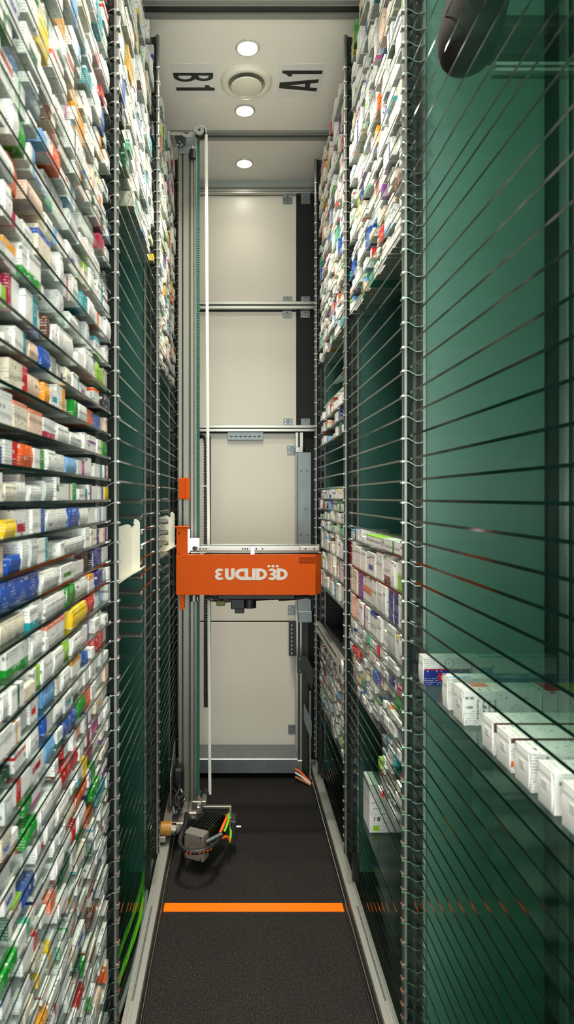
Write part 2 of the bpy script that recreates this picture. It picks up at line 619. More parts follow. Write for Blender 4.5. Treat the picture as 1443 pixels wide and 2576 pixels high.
    for (px_, py_) in ((757, 1184), (772, 1184), (757, 1345), (772, 1345), (768, 1280)):
        r = MB().lathe([(0.0055, 0.0), (0.0045, -0.003), (0.0001, -0.0045)], (xx(px_, d), d, zz(py_, d)), 'y', 12)
        rel(r, root).build('rivet', 'chrome', root, smooth=True)
    r = MB().bbox(xx(750, d), xx(784, d), d - 0.004, d + 0.05, zz(1566, d), zz(1538, d), 0.002)
    rel(r, root).build('end_cap', 'galvanised', root)
    st = MB().bbox(xx(760, d + .06), xx(775, d + .06), d + 0.055, d + 0.075, 0.0, z0 + .05, 0.002)
    rel(st, root).build('leg', 'dark_steel', root)
    # folded dark guide sheets below the column
    d = 3.74
    root = empty('guide_bracket', (xx(760, d), d, 0), 'dark folded guide bracket beside the door profile near the floor', 'bracket')
    mb = MB()
    mb.prism([(xx(747, d), zz(1651, d)), (xx(771, d), zz(1651, d)), (xx(784, d), zz(1678, d)), (xx(792, d), zz(1690, d)), (xx(783, d), zz(1735, d)),
              (xx(771, d), zz(1710, d)), (xx(770, d), zz(1694, d)), (xx(747, d), zz(1694, d))], 'y', d, d + 0.006)
    rel(mb, root).build('plate', 'dark_steel', root)
    mb = MB()
    mb.prism([(xx(765, d), zz(1770, d)), (xx(784, d), zz(1816, d)), (xx(784, d), zz(1856, d)), (xx(779, d), zz(1856, d)), (xx(764, d), zz(1812, d))], 'y', d + .01, d + 0.016)
    mb.bbox(xx(778, d), xx(783, d), d + 0.012, d + 0.03, 0.0, zz(1740, d), 0.001)
    rel(mb, root).build('fin', 'galvanised', root)
    for (px_, py_) in ((754, 1657), (754, 1687)):
        r = MB().cyl((xx(px_, d), d - 0.004, zz(py_, d)), 0.005, 0.004, 'y', 10)
        rel(r, root).build('screw', 'chrome', root, smooth=True)
    # grey kerb at the foot of the door
    d = FPX / 433.0
    root = empty('kerb', (xx(620, d), d, 0), 'grey metal kerb across the foot of the cream end wall', 'kerb')
    mb = MB()
    a, b = xx(446, d), xx(748, d)
    mb.prism([(d, 0.035), (d, 0.112), (d + 0.006, 0.118), (dB - 0.001, 0.128), (dB - 0.001, 0.035)], 'x', a, b, 0)
    rel(mb, root).build('cover', 'galvanised', root)
    mb = MB()
    for x in (a + 0.05, 0.1, b - 0.06):
        mb.box(x, x + 0.03, d + 0.08, d + 0.12, 0, 0.04)
    rel(mb, root).build('feet', 'black', root)
    # loose cables and a stub beside the kerb
    for k, (c, lab) in enumerate((('orange_cable', 'orange cable lying beside the grey kerb'), ('paper', 'white cable end lying beside the grey kerb'),
                                  ('wood_edge', 'copper coloured cable lying beside the grey kerb'))):
        d2 = 3.765 - 0.012 * k
        pts = [(xx(742, d2), d2, 0.070 - 0.018 * k), (xx(756, d2), d2 - 0.015, 0.055 - .016 * k), (xx(768, d2), d2 - 0.03, 0.03 - .008 * k), (xx(779, d2), d2 - 0.05, 0.007)]
        tag(MB().tube(pts, 0.006, 8).build('cable', c, smooth=True), lab, 'cable', 'cables beside the kerb')


# ------------------------------------------------------------------ ceiling fittings
def arc(cx, cy, r, a0, a1, n=14):
    return [(cx + r * math.cos(math.radians(a0 + (a1 - a0) * k / n)), cy + r * math.sin(math.radians(a0 + (a1 - a0) * k / n))) for k in range(n + 1)]


def ringsec(cx, cy, ri, ro, a0, a1, sx=1.0, n=16):
    p = arc(0, 0, ro, a0, a1, n) + arc(0, 0, ri, a1, a0, n)
    return [(cx + x * sx, cy + y) for x, y in p]


def rect(x0, y0, x1, y1):
    return [(x0, y0), (x1, y0), (x1, y1), (x0, y1)]


GL_1 = [[(0.10, 0), (0.24, 0), (0.24, 1), (0.13, 1), (0.11, 0.93), (0.06, 0.87), (0.0, 0.85), (0.0, 0.74), (0.10, 0.75)]]
GL_A = [[(0, 0), (0.13, 0), (0.24, 0.78), (0.24, 1), (0.13, 1)][:5], [(0.35, 0), (0.48, 0), (0.35, 1), (0.24, 1), (0.24, 0.78)], rect(0.09, 0.2, 0.39, 0.33)]
GL_B = [rect(0, 0, 0.14, 1), [(0.1, 1), (0.1, 0.88)] + arc(0.2, 0.755, 0.125, 90, -90, 10) + [(0.1, 0.63), (0.1, 0.5)] + arc(0.2, 0.75, 0.25, -90, 90, 12),
        [(0.1, 0.57), (0.1, 0.45)] + arc(0.2, 0.285, 0.165, 90, -90, 10) + [(0.1, 0.12), (0.1, 0)] + arc(0.2, 0.285, 0.285, -90, 90, 12)]


def ceiling_fittings():
    lamps = [(0.053, 2.77, 'round recessed downlight nearest the camera on the ceiling, before the vent'),
             (0.048, 3.22, 'round recessed downlight between the round vent and the second ceiling beam'),
             (0.053, 3.73, 'round recessed downlight farthest down the aisle, before the end wall')]
    hidden = [(0.05, 2.32), (0.05, 1.86), (0.05, 1.42), (0.05, 0.95), (0.05, 0.45), (0.05, -0.1)]
    for i, (x, y, lab) in enumerate(lamps + [(a, b, 'round recessed downlight on the ceiling ahead of the first beam') for a, b in hidden]):
        root = empty('downlight', (x, y, CEIL), lab, 'ceiling lamp', 'ceiling downlights')
        MB().lathe([(0.052, -0.0005), (0.051, -0.004), (0.044, -0.007), (0.037, -0.003), (0.036, 0.0)], (0, 0, 0), 'z', 36, flip=True).build('trim_ring', 'lamp_trim', root, smooth=True)
        MB().lathe([(0.0365, -0.0016), (0.03, -0.003), (0.0001, -0.004)], (0, 0, 0), 'z', 36, flip=True).build('lens', 'lamp_lens', root, smooth=True)
        L = bpy.data.lights.new('downlight_glow', 'AREA')
        L.shape = 'DISK'
        L.size = 0.07
        L.energy = LAMP_W * (0.05 if y > 3.6 else 0.4 if y > 3.0 else 1.35 if y > 2.7 else 0.68 if y > 1.7 else 0.6)
        L.spread = math.radians(100)
        L.color = (1.0, 0.935, 0.80)
        lo = bpy.data.objects.new('downlight_glow', L)
        lo.location = (x, y, CEIL - 0.012)
        C.objects.link(lo)
    # round air vent
    root = empty('air_vent', (0.052, 2.995, CEIL), 'round cream air vent with a central disc on the ceiling', 'vent')
    MB().lathe([(0.118, 0), (0.117, -0.010), (0.108, -0.019), (0.098, -0.021), (0.086, -0.016), (0.080, -0.004), (0.078, 0.0)], (0, 0, 0), 'z', 48, flip=True).build('rim', 'vent_plastic', root, smooth=True)
    MB().lathe([(0.079, -0.0015), (0.0001, -0.0015)], (0, 0, 0), 'z', 32, flip=True).build('throat', 'beam_grey', root)  # grey instead of vent plastic: thin shadow of the gap put into the colour
    MB().lathe([(0.01, -0.001), (0.06, -0.020), (0.071, -0.024), (0.071, -0.028), (0.066, -0.031), (0.0001, -0.033)], (0, 0, 0), 'z', 48, flip=True).build('disc', 'vent_plastic', root, smooth=True)

    # paper signs taped to the ceiling
    def sign(name, x0, x1, y0, y1, glyphs, upx, lab):
        root = empty('aisle_sign', ((x0 + x1) / 2, (y0 + y1) / 2, CEIL), lab, 'sign', 'ceiling aisle signs')
        rel(MB().box(x0, x1, y0, y1, CEIL - 0.0012, CEIL), root).build('sheet', 'paper', root)
        for gname, polys, org, hgt, wid in glyphs:
            mb = MB()
            for poly in polys:
                q = []
                for u, v in poly:
                    # u along reading direction, v up the letter
                    q.append((org[0] + v * hgt * upx, org[1] + u * wid * upx))
                mb.prism(q, 'z', CEIL - 0.0022 - .0002 * (polys.index(poly) % 3), CEIL - 0.0012)
            rel(mb, root).build('letter', 'ink_black', root)
    # B1: letter tops to the right, reads away from the camera
    sign('b', -0.285, -0.085, 2.875, 3.115, [('B', GL_B, (-0.279, 2.935), 0.180, 0.125), ('1', GL_1, (-0.275, 3.022), 0.180, 0.165)], 1,
         'white paper sign with large black B1 taped to the ceiling left of the vent')
    # A1: letter tops to the left, reads towards the camera
    sign('a', 0.195, 0.40, 2.875, 3.115, [('A', GL_A, (0.383, 3.068), 0.178, 0.185), ('1', GL_1, (0.392, 2.958), 0.180, 0.165)], -1,
         'white paper sign with large black A1 taped to the ceiling right of the vent')


# ------------------------------------------------------------------ racks
def upright_mesh(side, part):
    """folded upright: two rounded flanges with a recessed web; local x into the rack"""
    mb = MB()
    h0, h1 = ZBOT + CZ, ZTOP + CZ
    s = side

    def sheet(pts, th):
        n = len(pts)
        for a, b in zip(pts[:-1], pts[1:]):
            A, B = Vector((a[0] * s, a[1])), Vector((b[0] * s, b[1]))
            t = (B - A).normalized()
            nrm = Vector((-t.y, t.x)) * th / 2
            t *= th * 0.3
            mb.prism([(A - nrm - t), (B - nrm + t), (B + nrm + t), (A + nrm - t)], 'z', h0, h1)
    fl = [(0.0, 0.006), (-0.003, 0.002), (-0.003, -0.005), (0.000, -0.009), (0.005, -0.009), (0.008, -0.005), (0.011, 0.003), (0.026, 0.008),
          (0.036, 0.008), (0.046, -0.001), (0.050, -0.007), (0.056, -0.007), (0.059, -0.003), (0.059, 0.006)]
    if part == 0:
        sheet(fl[:6], 0.0025)
        sheet(fl[9:], 0.0025)
    else:
        sheet(fl[5:10], 0.0025)
    return mb


def clip_mesh(side):
    """bent sheet clip that carries a pane"""
    mb = MB()
    s = side
    pts = [(-0.006, 0.004), (0.010, 0.001), (0.028, -0.010), (0.040, -0.010), (0.054, -0.004)]
    for a, b in zip(pts[:-1], pts[1:]):
        poly = [(a[0] * s, a[1]), (b[0] * s, b[1]), (b[0] * s, b[1] + 0.002), (a[0] * s, a[1] + 0.002)]
        mb.prism(poly, 'y', -0.017, 0.002)
    mb.cyl((-0.005 * s, -0.013, 0.003), 0.0035, 0.02, 'y', 8)
    return mb


SHELF_TH = 0.006


def build_racks():
    up = {s: None for s in (-1, 1)}
    clip = {s: None for s in (-1, 1)}
    where = {0: 'nearest the camera', 1: 'in the middle of the aisle', 2: 'farthest down the aisle'}
    for side in (-1, 1):
        XF, XG, XB = (XR, GR, BR) if side > 0 else (XL, GL, BL)
        for mod in (0, 1, 2):
            y0, y1 = D[mod], D[mod + 1]
            sn = 'right' if side > 0 else 'left'
            what = {(-1, 0): 'packed with medicine boxes', (-1, 1): 'half empty, white chute', (-1, 2): 'beside the robot mast',
                    (1, 0): 'nearly empty, one shelf of white boxes', (1, 1): 'empty at eye level', (1, 2): 'with a conveyor in it'}[side, mod]
            root = empty('shelf_rack', (XF, y1, 0), '%s glass shelf rack %s, %s' % (sn, where[mod], what), 'rack', 'glass shelf racks')
            # upright at the far end
            if up[side] is None:
                u = upright_mesh(side, 0).build('upright', 'steel', root, (0, 0, 0), smooth=False)
                wb = upright_mesh(side, 1).build('upright_web', 'web_steel', u, (0, 0, 0), smooth=False)
                up[side] = (u, wb)
            else:
                u = up[side][0].copy()
                C.objects.link(u)
                u.parent = root
                wb = up[side][1].copy()
                C.objects.link(wb)
                wb.parent = u
            # foot
            MB().bbox(min(side * .03, side * .055), max(side * .03, side * .055), -0.012, 0.012, 0.0, ZBOT + CZ + .01, 0.002).build('foot', 'dark_steel', root)
            # clips
            for z in ZC:
                if clip[side] is None:
                    c = clip_mesh(side).build('shelf_clip', 'chrome', u, (0, 0, z + CZ - SHELF_TH - 0.006))
                    clip[side] = c
                else:
                    c = clip[side].copy()
                    C.objects.link(c)
                    c.parent = u
                    c.location = (0, 0, z + CZ - SHELF_TH - 0.006)
            # end panel and back panel
            PM = 'rack_panel' if (side, mod) == (1, 0) else 'rack_panel_shaded'
            a, b = sorted((XF + side * 0.062 - XF, XB - XF))
            zb, zt = 0.10, ZTOP + CZ
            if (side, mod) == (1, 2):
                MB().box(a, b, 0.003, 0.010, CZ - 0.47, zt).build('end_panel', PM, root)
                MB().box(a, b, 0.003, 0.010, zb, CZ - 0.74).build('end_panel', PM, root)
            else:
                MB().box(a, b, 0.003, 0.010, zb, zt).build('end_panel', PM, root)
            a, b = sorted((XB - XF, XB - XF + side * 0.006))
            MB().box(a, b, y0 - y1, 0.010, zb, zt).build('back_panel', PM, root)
            # rear upright
            o0 = .377 if side > 0 else .30
            mb = MB()
            for p, q, mi in ((o0, o0 + .028, 0), (o0 + .028, o0 + .050, 1), (o0 + .050, o0 + .053, 2), (o0 + .053, o0 + .063, 0)):
                a, b = sorted((side * p, side * q))
                mb.box(a, b, -0.020 if mi != 1 else -.012, 0.003, 0.0, zt, mi)
            mb.build('rear_upright', ['rack_panel_dark', 'galvanised', 'aluminium'], root)
            # panes: shared meshes
            pane = {}
            for z in shelves(side, mod):
                ya, yb = y0 + 0.004, y1 - 0.004
                notch = side < 0 and mod > 0 and -0.50 < z < 0.02
                if notch:
                    ya, yb = ((2.256, y1 - 0.004) if mod == 1 else (y0 + .004, 3.17))
                key = (ya, yb)
                if key not in pane:
                    xa, xb = sorted((XG - XF, XB - XF - side * 0.003))
                    mb = MB()
                    mb.box(xa, xb, ya - y1, yb - y1, -SHELF_TH, 0)
                    # faces: bottom, top, -y, +y, -x, +x
                    mb.m = [0, 0, 0, 0, 1 if side > 0 else 0, 1 if side < 0 else 0]
                    g = mb.build('glass_shelf', ['shelf_glass', 'glass_edge'], root, (0, 0, z + CZ))
                    pane[key] = g
                else:
                    g = pane[key].copy()
                    C.objects.link(g)
                    g.parent = root
                    g.location = (0, 0, z + CZ)
                if notch:
                    ye = (ya - y1) if mod == 1 else (yb - y1)
                    e = MB()
                    sg = -1 if mod == 1 else 1
                    xa, xb = sorted((XG - XF, XB - XF + 0.01))
                    e.box(xa, xb, min(ye, ye + sg * .004), max(ye, ye + sg * .004), -0.007, 0.001, 1)
                    e.bbox(xa, xb, min(ye, ye + sg * .010), max(ye, ye + sg * .010), -0.017, -0.008, 0.002, 0)
                    e.bbox(xb - 0.03, xb + .002, min(ye - sg * .02, ye), max(ye - sg * .02, ye), -0.02, -0.007, 0.002, 0)
                    e.build('end_rail', ['chrome', 'black'], g)


# ------------------------------------------------------------------ medicine cartons
def carton_geo(mb, side, xf, y0, y1, z0, h, dep, des, seed, rot=0.0):
    """one carton in world coordinates. xf: front plane, dep: length into the rack."""
    rnd = random.Random(seed)
    base, acc, style, p, q = des
    bi, ai = CI[base], CI[acc] if acc else 0
    pl = CI['plain'] if base == 'white' else bi
    w = y1 - y0
    xb = xf + side * dep
    ou, ov = rnd.uniform(0, 50), rnd.uniform(0, 50)
    cy = 0.5 * (y0 + y1)
    ca, sa = math.cos(rot), math.sin(rot)

    def T(x, y, z):
        dx, dy = x - xf, y - cy
        return (xf + dx * ca - dy * sa, cy + dx * sa + dy * ca, z)

    # cut lists
    ys, zs, xs = [0, 1], [0, 1], [0, 1]
    if style in ('vband', 'vhalf'):
        ys = sorted({0, p, q, 1})
    elif style in ('hband', 'lower', 'upper'):
        zs = sorted({0, p, q, 1})
    elif style == 'block':
        ys = [0, 0.2, 0.75, 1]
        zs = [0, p, q, 1]
    elif style == 'front':
        xs = [0, 0.12, 1]

    def pick(face, u, v):
        # u: along width for front/top, along depth for sides; v: height (or depth for top)
        if style == 'full':
            return ai
        if style == 'vband' or style == 'vhalf':
            if face in ('front', 'top', 'bottom') and p < u < q:
                return ai
            if face == 'near' and p == 0:
                return ai
            if face == 'far' and q == 1:
                return ai
            return bi if face != 'front' else (pl if rnd.random() < .5 else bi)
        if style in ('hband', 'lower', 'upper'):
            if face in ('front', 'near', 'far') and p < v < q:
                return ai
            if face == 'top' and q == 1:
                return ai
            return bi
        if style == 'block':
            return ai if face in ('front',) and 0.2 < u < 0.75 and p < v < q else bi
        if style == 'front':
            if face == 'front' or (face in ('near', 'top', 'far') and (u if face != 'top' else v) < 0.12):
                return ai
            return bi
        return pl if face == 'front' and rnd.random() < .6 else bi

    def grid(face, us, vs, fn, du, dv, flip):
        for i in range(len(us) - 1):
            for j in range(len(vs) - 1):
                q4 = [(us[i], vs[j]), (us[i + 1], vs[j]), (us[i + 1], vs[j + 1]), (us[i], vs[j + 1])]
                if flip:
                    q4 = q4[::-1]
                o = len(mb.v)
                for (u, v) in q4:
                    mb.v.append(T(*fn(u, v)))
                    mb.uv += [ou + u * du, ov + v * dv]
                mb.f.append((o, o + 1, o + 2, o + 3))
                mb.m.append(pick(face, (us[i] + us[i + 1]) / 2, (vs[j] + vs[j + 1]) / 2))
    # front bulges slightly at mid height so the tuck flap reads
    R = side > 0
    grid('front', ys, zs, lambda u, v: (xf, y0 + u * w, z0 + v * h), w, h, R)
    grid('far', xs, zs, lambda u, v: (xf + side * u * dep, y1, z0 + v * h), dep, h, R)
    grid('near', xs, zs, lambda u, v: (xf + side * u * dep, y0, z0 + v * h), dep, h, not R)
    grid('top', ys, xs, lambda u, v: (xf + side * v * dep, y0 + u * w, z0 + h), w, dep, R)
    grid('bottom', [0, 1], [0, 1], lambda u, v: (xf + side * v * dep, y0 + u * w, z0), w, dep, not R)
    grid('back', [0, 1], [0, 1], lambda u, v: (xb, y0 + u * w, z0 + v * h), w, h, not R)


def flap_geo(mb, side, xf, y0, y1, z0, h, bi, seed):
    """tuck flap bulging a millimetre out of the carton end"""
    rnd = random.Random(seed + 5)
    w = y1 - y0
    n = 6
    e = 0.0016 + 0.0012 * rnd.random()
    ou, ov = rnd.uniform(0, 50), rnd.uniform(0, 50)
    rows = []
    for j in range(n + 1):
        t = j / n
        bow = math.sin(PI * t)
        ins = 0.10 * w * (1 - bow) + 0.002
        x = xf - side * (0.0004 + e * bow)
        rows.append(((x, y0 + ins, z0 + 0.001 + t * (h - 0.002)), (x, y1 - ins, z0 + 0.001 + t * (h - 0.002))))
    for j in range(n):
        a, b, c, d = rows[j][0], rows[j][1], rows[j + 1][1], rows[j + 1][0]
        q = [a, b, c, d]
        if side > 0:
            q = q[::-1]
        o = len(mb.v)
        for v in q:
            mb.v.append(v)
            mb.uv += [ou + v[1], ov + v[2]]
        mb.f.append((o, o + 1, o + 2, o + 3))
        mb.m.append(bi)
    # edge walls back to the carton so the flap is solid
    for k in (0, 1):
        for j in range(n):
            a, b = rows[j][k], rows[j + 1][k]
            q = [a, b, (xf, b[1], b[2]), (xf, a[1], a[2])]
            if (k == 1) == (side > 0):
                q = q[::-1]
            o = len(mb.v)
            for v in q:
                mb.v.append(v)
                mb.uv += [ou, ov]
            mb.f.append((o, o + 1, o + 2, o + 3))
            mb.m.append(bi)


def rdesign(rnd, colour=0.5):
    base = rnd.choices(['white', 'cream', 'pale grey', 'peach'], [80, 9, 9, 2])[0]
    r = rnd.random()
    acc = rnd.choice(ACC)
    if r > colour:
        return (base, None, 'plain', 0, 0)
    k = rnd.random()
    if k < 0.13:
        return (base, acc, 'full', 0, 0)
    if k < 0.46:
        s = rnd.random()
        if s < 0.45:
            return (base, acc, 'vband', 0, rnd.uniform(.12, .4))
        if s < 0.8:
            return (base, acc, 'vband', rnd.uniform(.6, .85), 1)
        a = rnd.uniform(.25, .5)
        return (base, acc, 'vband', a, a + rnd.uniform(.1, .25))
    if k < 0.72:
        s = rnd.random()
        if s < 0.5:
            return (base, acc, 'lower', 0, rnd.uniform(.15, .4))
        a = rnd.uniform(.4, .7)
        return (base, acc, 'hband', a, a + .18)
    if k < 0.80:
        return (base, acc, 'upper', rnd.uniform(.65, .85), 1)
    if k < 0.88:
        return (base, acc, 'front', 0, 0)
    a = rnd.uniform(.15, .4)
    return (base, acc, 'block', a, a + rnd.uniform(.25, .4))


def F(c):
    return ('white', c, 'full', 0, 0)


def VB(c, p, q, b='white'):
    return (b, c, 'vband', p, q)


def HB(c, p, q, b='white'):
    return (b, c, 'hband' if q < 1 else 'upper', p, q)


PLAIN = ('white', None, 'plain', 0, 0)
CREAM = ('cream', None, 'plain', 0, 0)
GREY = ('pale grey', None, 'plain', 0, 0)
# cartons on the left rack read off the photograph: shelf -> (x0, x1, height fraction, design), x in frame pixels along the front edge
FORCED = {
    .277: [(112, 121, .8, F('brown')), (136, 178, .8, PLAIN), (240, 250, .9, ('white', 'lime', 'front', 0, 0)), (252, 262, .8, ('white', 'lime', 'front', 0, 0))],
    .221: [(35, 66, .85, VB('teal', .72, 1)), (72, 97, .75, ('peach', None, 'plain', 0, 0)), (98, 120, .8, F('blue')), (164, 178, .8, CREAM)],
    .1635: [(20, 66, .9, VB('red', .7, 1, 'cream')), (70, 103, .8, ('peach', None, 'plain', 0, 0)), (182, 194, .8, ('white', 'green', 'front', 0, 0)), (196, 218, .8, PLAIN),
            (220, 236, .8, F('orange')), (238, 255, .75, F('blue')), (266, 285, .8, VB('crimson', .7, 1, 'cream'))],
    .103: [(30, 66, .85, HB('salmon', .85, 1, 'cream')), (70, 103, .8, HB('salmon', .85, 1, 'peach')), (106, 137, .72, ('white', 'crimson', 'lower', 0, .35)), (140, 172, .7, PLAIN),
           (175, 205, .6, PLAIN), (244, 257, .75, VB('lime', .6, 1)), (260, 271, .75, ('white', 'green', 'front', 0, 0)), (273, 286, .8, VB('blue', .5, 1))],
    .0467: [(12, 45, .8, VB('red', .55, 1)), (47, 83, .8, F('orange')), (84, 110, .75, VB('green', .55, 1)), (112, 135, .8, PLAIN), (138, 165, .75, PLAIN), (166, 193, .72, F('light blue')),
            (196, 226, .7, VB('magenta', .35, .55)), (241, 261, .75, VB('teal', .7, 1)), (262, 273, .75, VB('crimson', .1, .5))],
    -.0064: [(0, 36, .62, CREAM), (38, 65, .68, PLAIN), (78, 110, .6, PLAIN), (112, 135, .8, GREY), (148, 168, .6, PLAIN), (170, 187, .75, VB('crimson', .45, .6)), (196, 218, .55, VB('teal', .7, 1)),
             (220, 229, .8, VB('purple', .4, .8)), (232, 248, .75, PLAIN), (250, 262, .75, VB('blue', .5, .9)), (263, 272, .75, F('yellow')), (275, 286, .75, VB('purple', .5, .8))],
    -.0594: [(0, 34, .6, F('yellow')), (38, 76, .9, ('white', 'crimson', 'block', .1, .45)), (78, 110, .9, VB('blue', .66, 1)), (114, 168, .85, PLAIN), (170, 197, .85, F('blue')), (200, 222, .8, PLAIN),
             (224, 242, .8, PLAIN), (244, 257, .75, VB('light blue', .5, .9)), (260, 270, .8, PLAIN), (272, 285, .75, PLAIN)],
    -.1115: [(160, 210, .6, PLAIN), (228, 246, .8, VB('navy', .65, 1)), (260, 273, .75, VB('purple', .3, .7)), (275, 285, .8, HB('teal', .5, .85))],
    -.1635: [(0, 101, .88, F('blue')), (104, 148, .7, PLAIN), (150, 184, .7, ('white', 'green', 'block', .2, .5)), (188, 212, .6, PLAIN), (238, 256, .85, F('navy')), (258, 285, .8, PLAIN)],
    -.2144: [(0, 65, .72, CREAM), (110, 160, .8, PLAIN), (162, 186, .85, F('green')), (188, 222, .8, PLAIN), (224, 238, .8, HB('amber', .7, 1)), (240, 255, .8, F('navy'))],
    -.2675: [(20, 74, .85, ('white', 'green', 'lower', 0, .3)), (76, 105, .85, PLAIN), (115, 160, .85, HB('salmon', .8, 1)), (174, 214, .85, F('yellow')), (216, 237, .85, F('red')), (240, 256, .8, VB('light blue', .6, 1))],
    -.3217: [(0, 18, .8, PLAIN), (80, 99, .8, VB('lime', .4, 1)), (126, 155, .8, PLAIN), (160, 175, .8, ('white', 'lime', 'front', 0, 0))],
    -.3715: [(50, 73, .8, PLAIN), (110, 140, .8, F('light blue')), (150, 172, .8, PLAIN), (180, 200, .85, HB('amber', .7, 1)), (232, 256, .85, F('red'))],
    -.470: [(35, 72, .8, VB('red', .1, .4)), (150, 188, .85, F('blue')), (192, 212, .8, F('green')), (240, 260, .8, PLAIN)],
    -.5616: [(0, 27, .8, HB('red', .8, 1)), (60, 90, .8, F('green')), (92, 126, .8, PLAIN), (148, 195, .85, F('red')), (216, 231, .8, VB('crimson', .2, .7)), (234, 249, .8, F('magenta'))],
    -.654: [(30, 60, .8, HB('lime', .8, 1)), (60, 88, .8, F('blue')), (90, 126, .85, PLAIN), (185, 216, .85, F('orange')), (222, 236, .8, F('green'))],
    -.745: [(0, 24, .8, HB('light blue', .7, .9)), (132, 150, .85, VB('red', .2, .7)), (154, 174, .85, F('dark green')), (190, 212, .85, F('green')), (216, 236, .85, F('orange')), (240, 262, .85, F('teal'))],
    .536: [(20, 40, .9, PLAIN), (42, 60, .8, F('green')), (75, 92, .8, VB('light blue', .5, 1))],
    .775: [(96, 123, 1.0, F('yellow')), (188, 212, .9, F('amber'))],
    .604: [(128, 147, .85, F('orange')), (170, 195, .8, VB('light blue', .4, .7))],
}

FORCED_MID = {1.019: [(318, 328, .98, F('dark green'))], .949: [(336, 352, .95, ('pale grey', 'teal', 'hband', .55, .85))],
              1.091: [(322, 331, .9, HB('sea green', .0, .5))], 1.345: [(323, 334, .9, F('amber'))]}
FORCED_RIGHT = {
    -.1635: [(874, 890, .8, HB('light blue', .75, 1)), (890, 898, .8, VB('navy', .5, 1)), (922, 962, .75, HB('lime', .88, 1)), (970, 1008, .8, VB('green', .35, .5))],
    -.2675: [(874, 891, .95, VB('red', .55, 1)), (892, 906, .8, PLAIN), (908, 920, .75, PLAIN), (922, 944, .8, ('white', 'blue', 'block', .2, .45)), (946, 960, 1.0, HB('brown', .9, 1)),
             (963, 982, .95, ('white', 'brown', 'lower', 0, .25)), (984, 995, .8, PLAIN), (997, 1009, .9, ('white', 'lime', 'lower', 0, .55))],
    -.3715: [(874, 886, .95, ('peach', None, 'plain', 0, 0)), (888, 898, .9, CREAM), (899, 909, .9, F('purple')), (911, 931, .9, HB('salmon', .3, .6)), (933, 947, .95, PLAIN), (949, 961, .95, PLAIN),
             (963, 972, .95, PLAIN), (974, 990, .98, VB('navy', .3, 1)), (993, 1009, .98, VB('navy', .25, 1))],
    -.470: [(875, 890, .95, PLAIN), (893, 904, .85, PLAIN), (906, 913, .85, PLAIN), (915, 926, .85, VB('crimson', .75, 1)), (928, 945, .8, HB('navy', .85, 1)), (947, 958, .85, PLAIN), (974, 997, .9, GREY),
            (999, 1009, .8, HB('yellow', .9, 1))],
}
ROWS = []      # every carton: dict


def add_row(side, mod, z, gap, ya, yb, dens=1.0, colour=0.5, forced=None, maxh=1.0):
    rnd = random.Random(hash((side, mod, round(z * 1000))) & 0xffff)
    XG = GR if side > 0 else GL
    segs = []
    if forced:
        for x0, x1, hf, des in forced:
            X = abs(XG) + 0.01
            da, db = FPX * X / abs(VX - x0), FPX * X / abs(VX - x1)
            segs.append((min(da, db), max(da, db) - 0.002, hf, des))
        segs.sort()
    usable = gap - 0.006 - 0.004
    y = ya
    k = 0
    out = []

    def put(a, b, h, des, jit):
        out.append(dict(side=side, mod=mod, z=z, y0=a, y1=b, h=h, des=des, xf=XG + side * jit, dep=rnd.uniform(.085, .135), seed=rnd.randint(0, 10 ** 6)))
    while y < yb - 0.02:
        nxt = next((s for s in segs if s[1] > y + 0.004), None)
        if nxt and y >= nxt[0] - 0.016:
            a, b = max(nxt[0], y), min(nxt[1], yb)
            if b - a > 0.01:
                put(a, b, min(usable, usable * nxt[2]), nxt[3], rnd.uniform(.006, .014))
            y = max(b, y) + 0.003
            continue
        w = rnd.choice((.026, .034, .042, .05, .055, .062, .07, .08))
        lim = min(yb, nxt[0] if nxt else yb)
        if y + w > lim:
            w = lim - y - 0.002
            if w < 0.018:
                y = lim if nxt else yb
                if nxt:
                    y = nxt[0]
                    continue
                break
        if rnd.random() < dens:
            hh = rnd.choice((.45, .55, .65, .75, .82, .9, .95, 1.0)) * usable * maxh
            hh = max(hh, 0.016)
            put(y, y + w, hh, rdesign(rnd, colour), rnd.choice((.004, .006, .009, .013, .02)))
        y += w + rnd.choice((.002, .003, .004, .008))
    ROWS.extend(out)


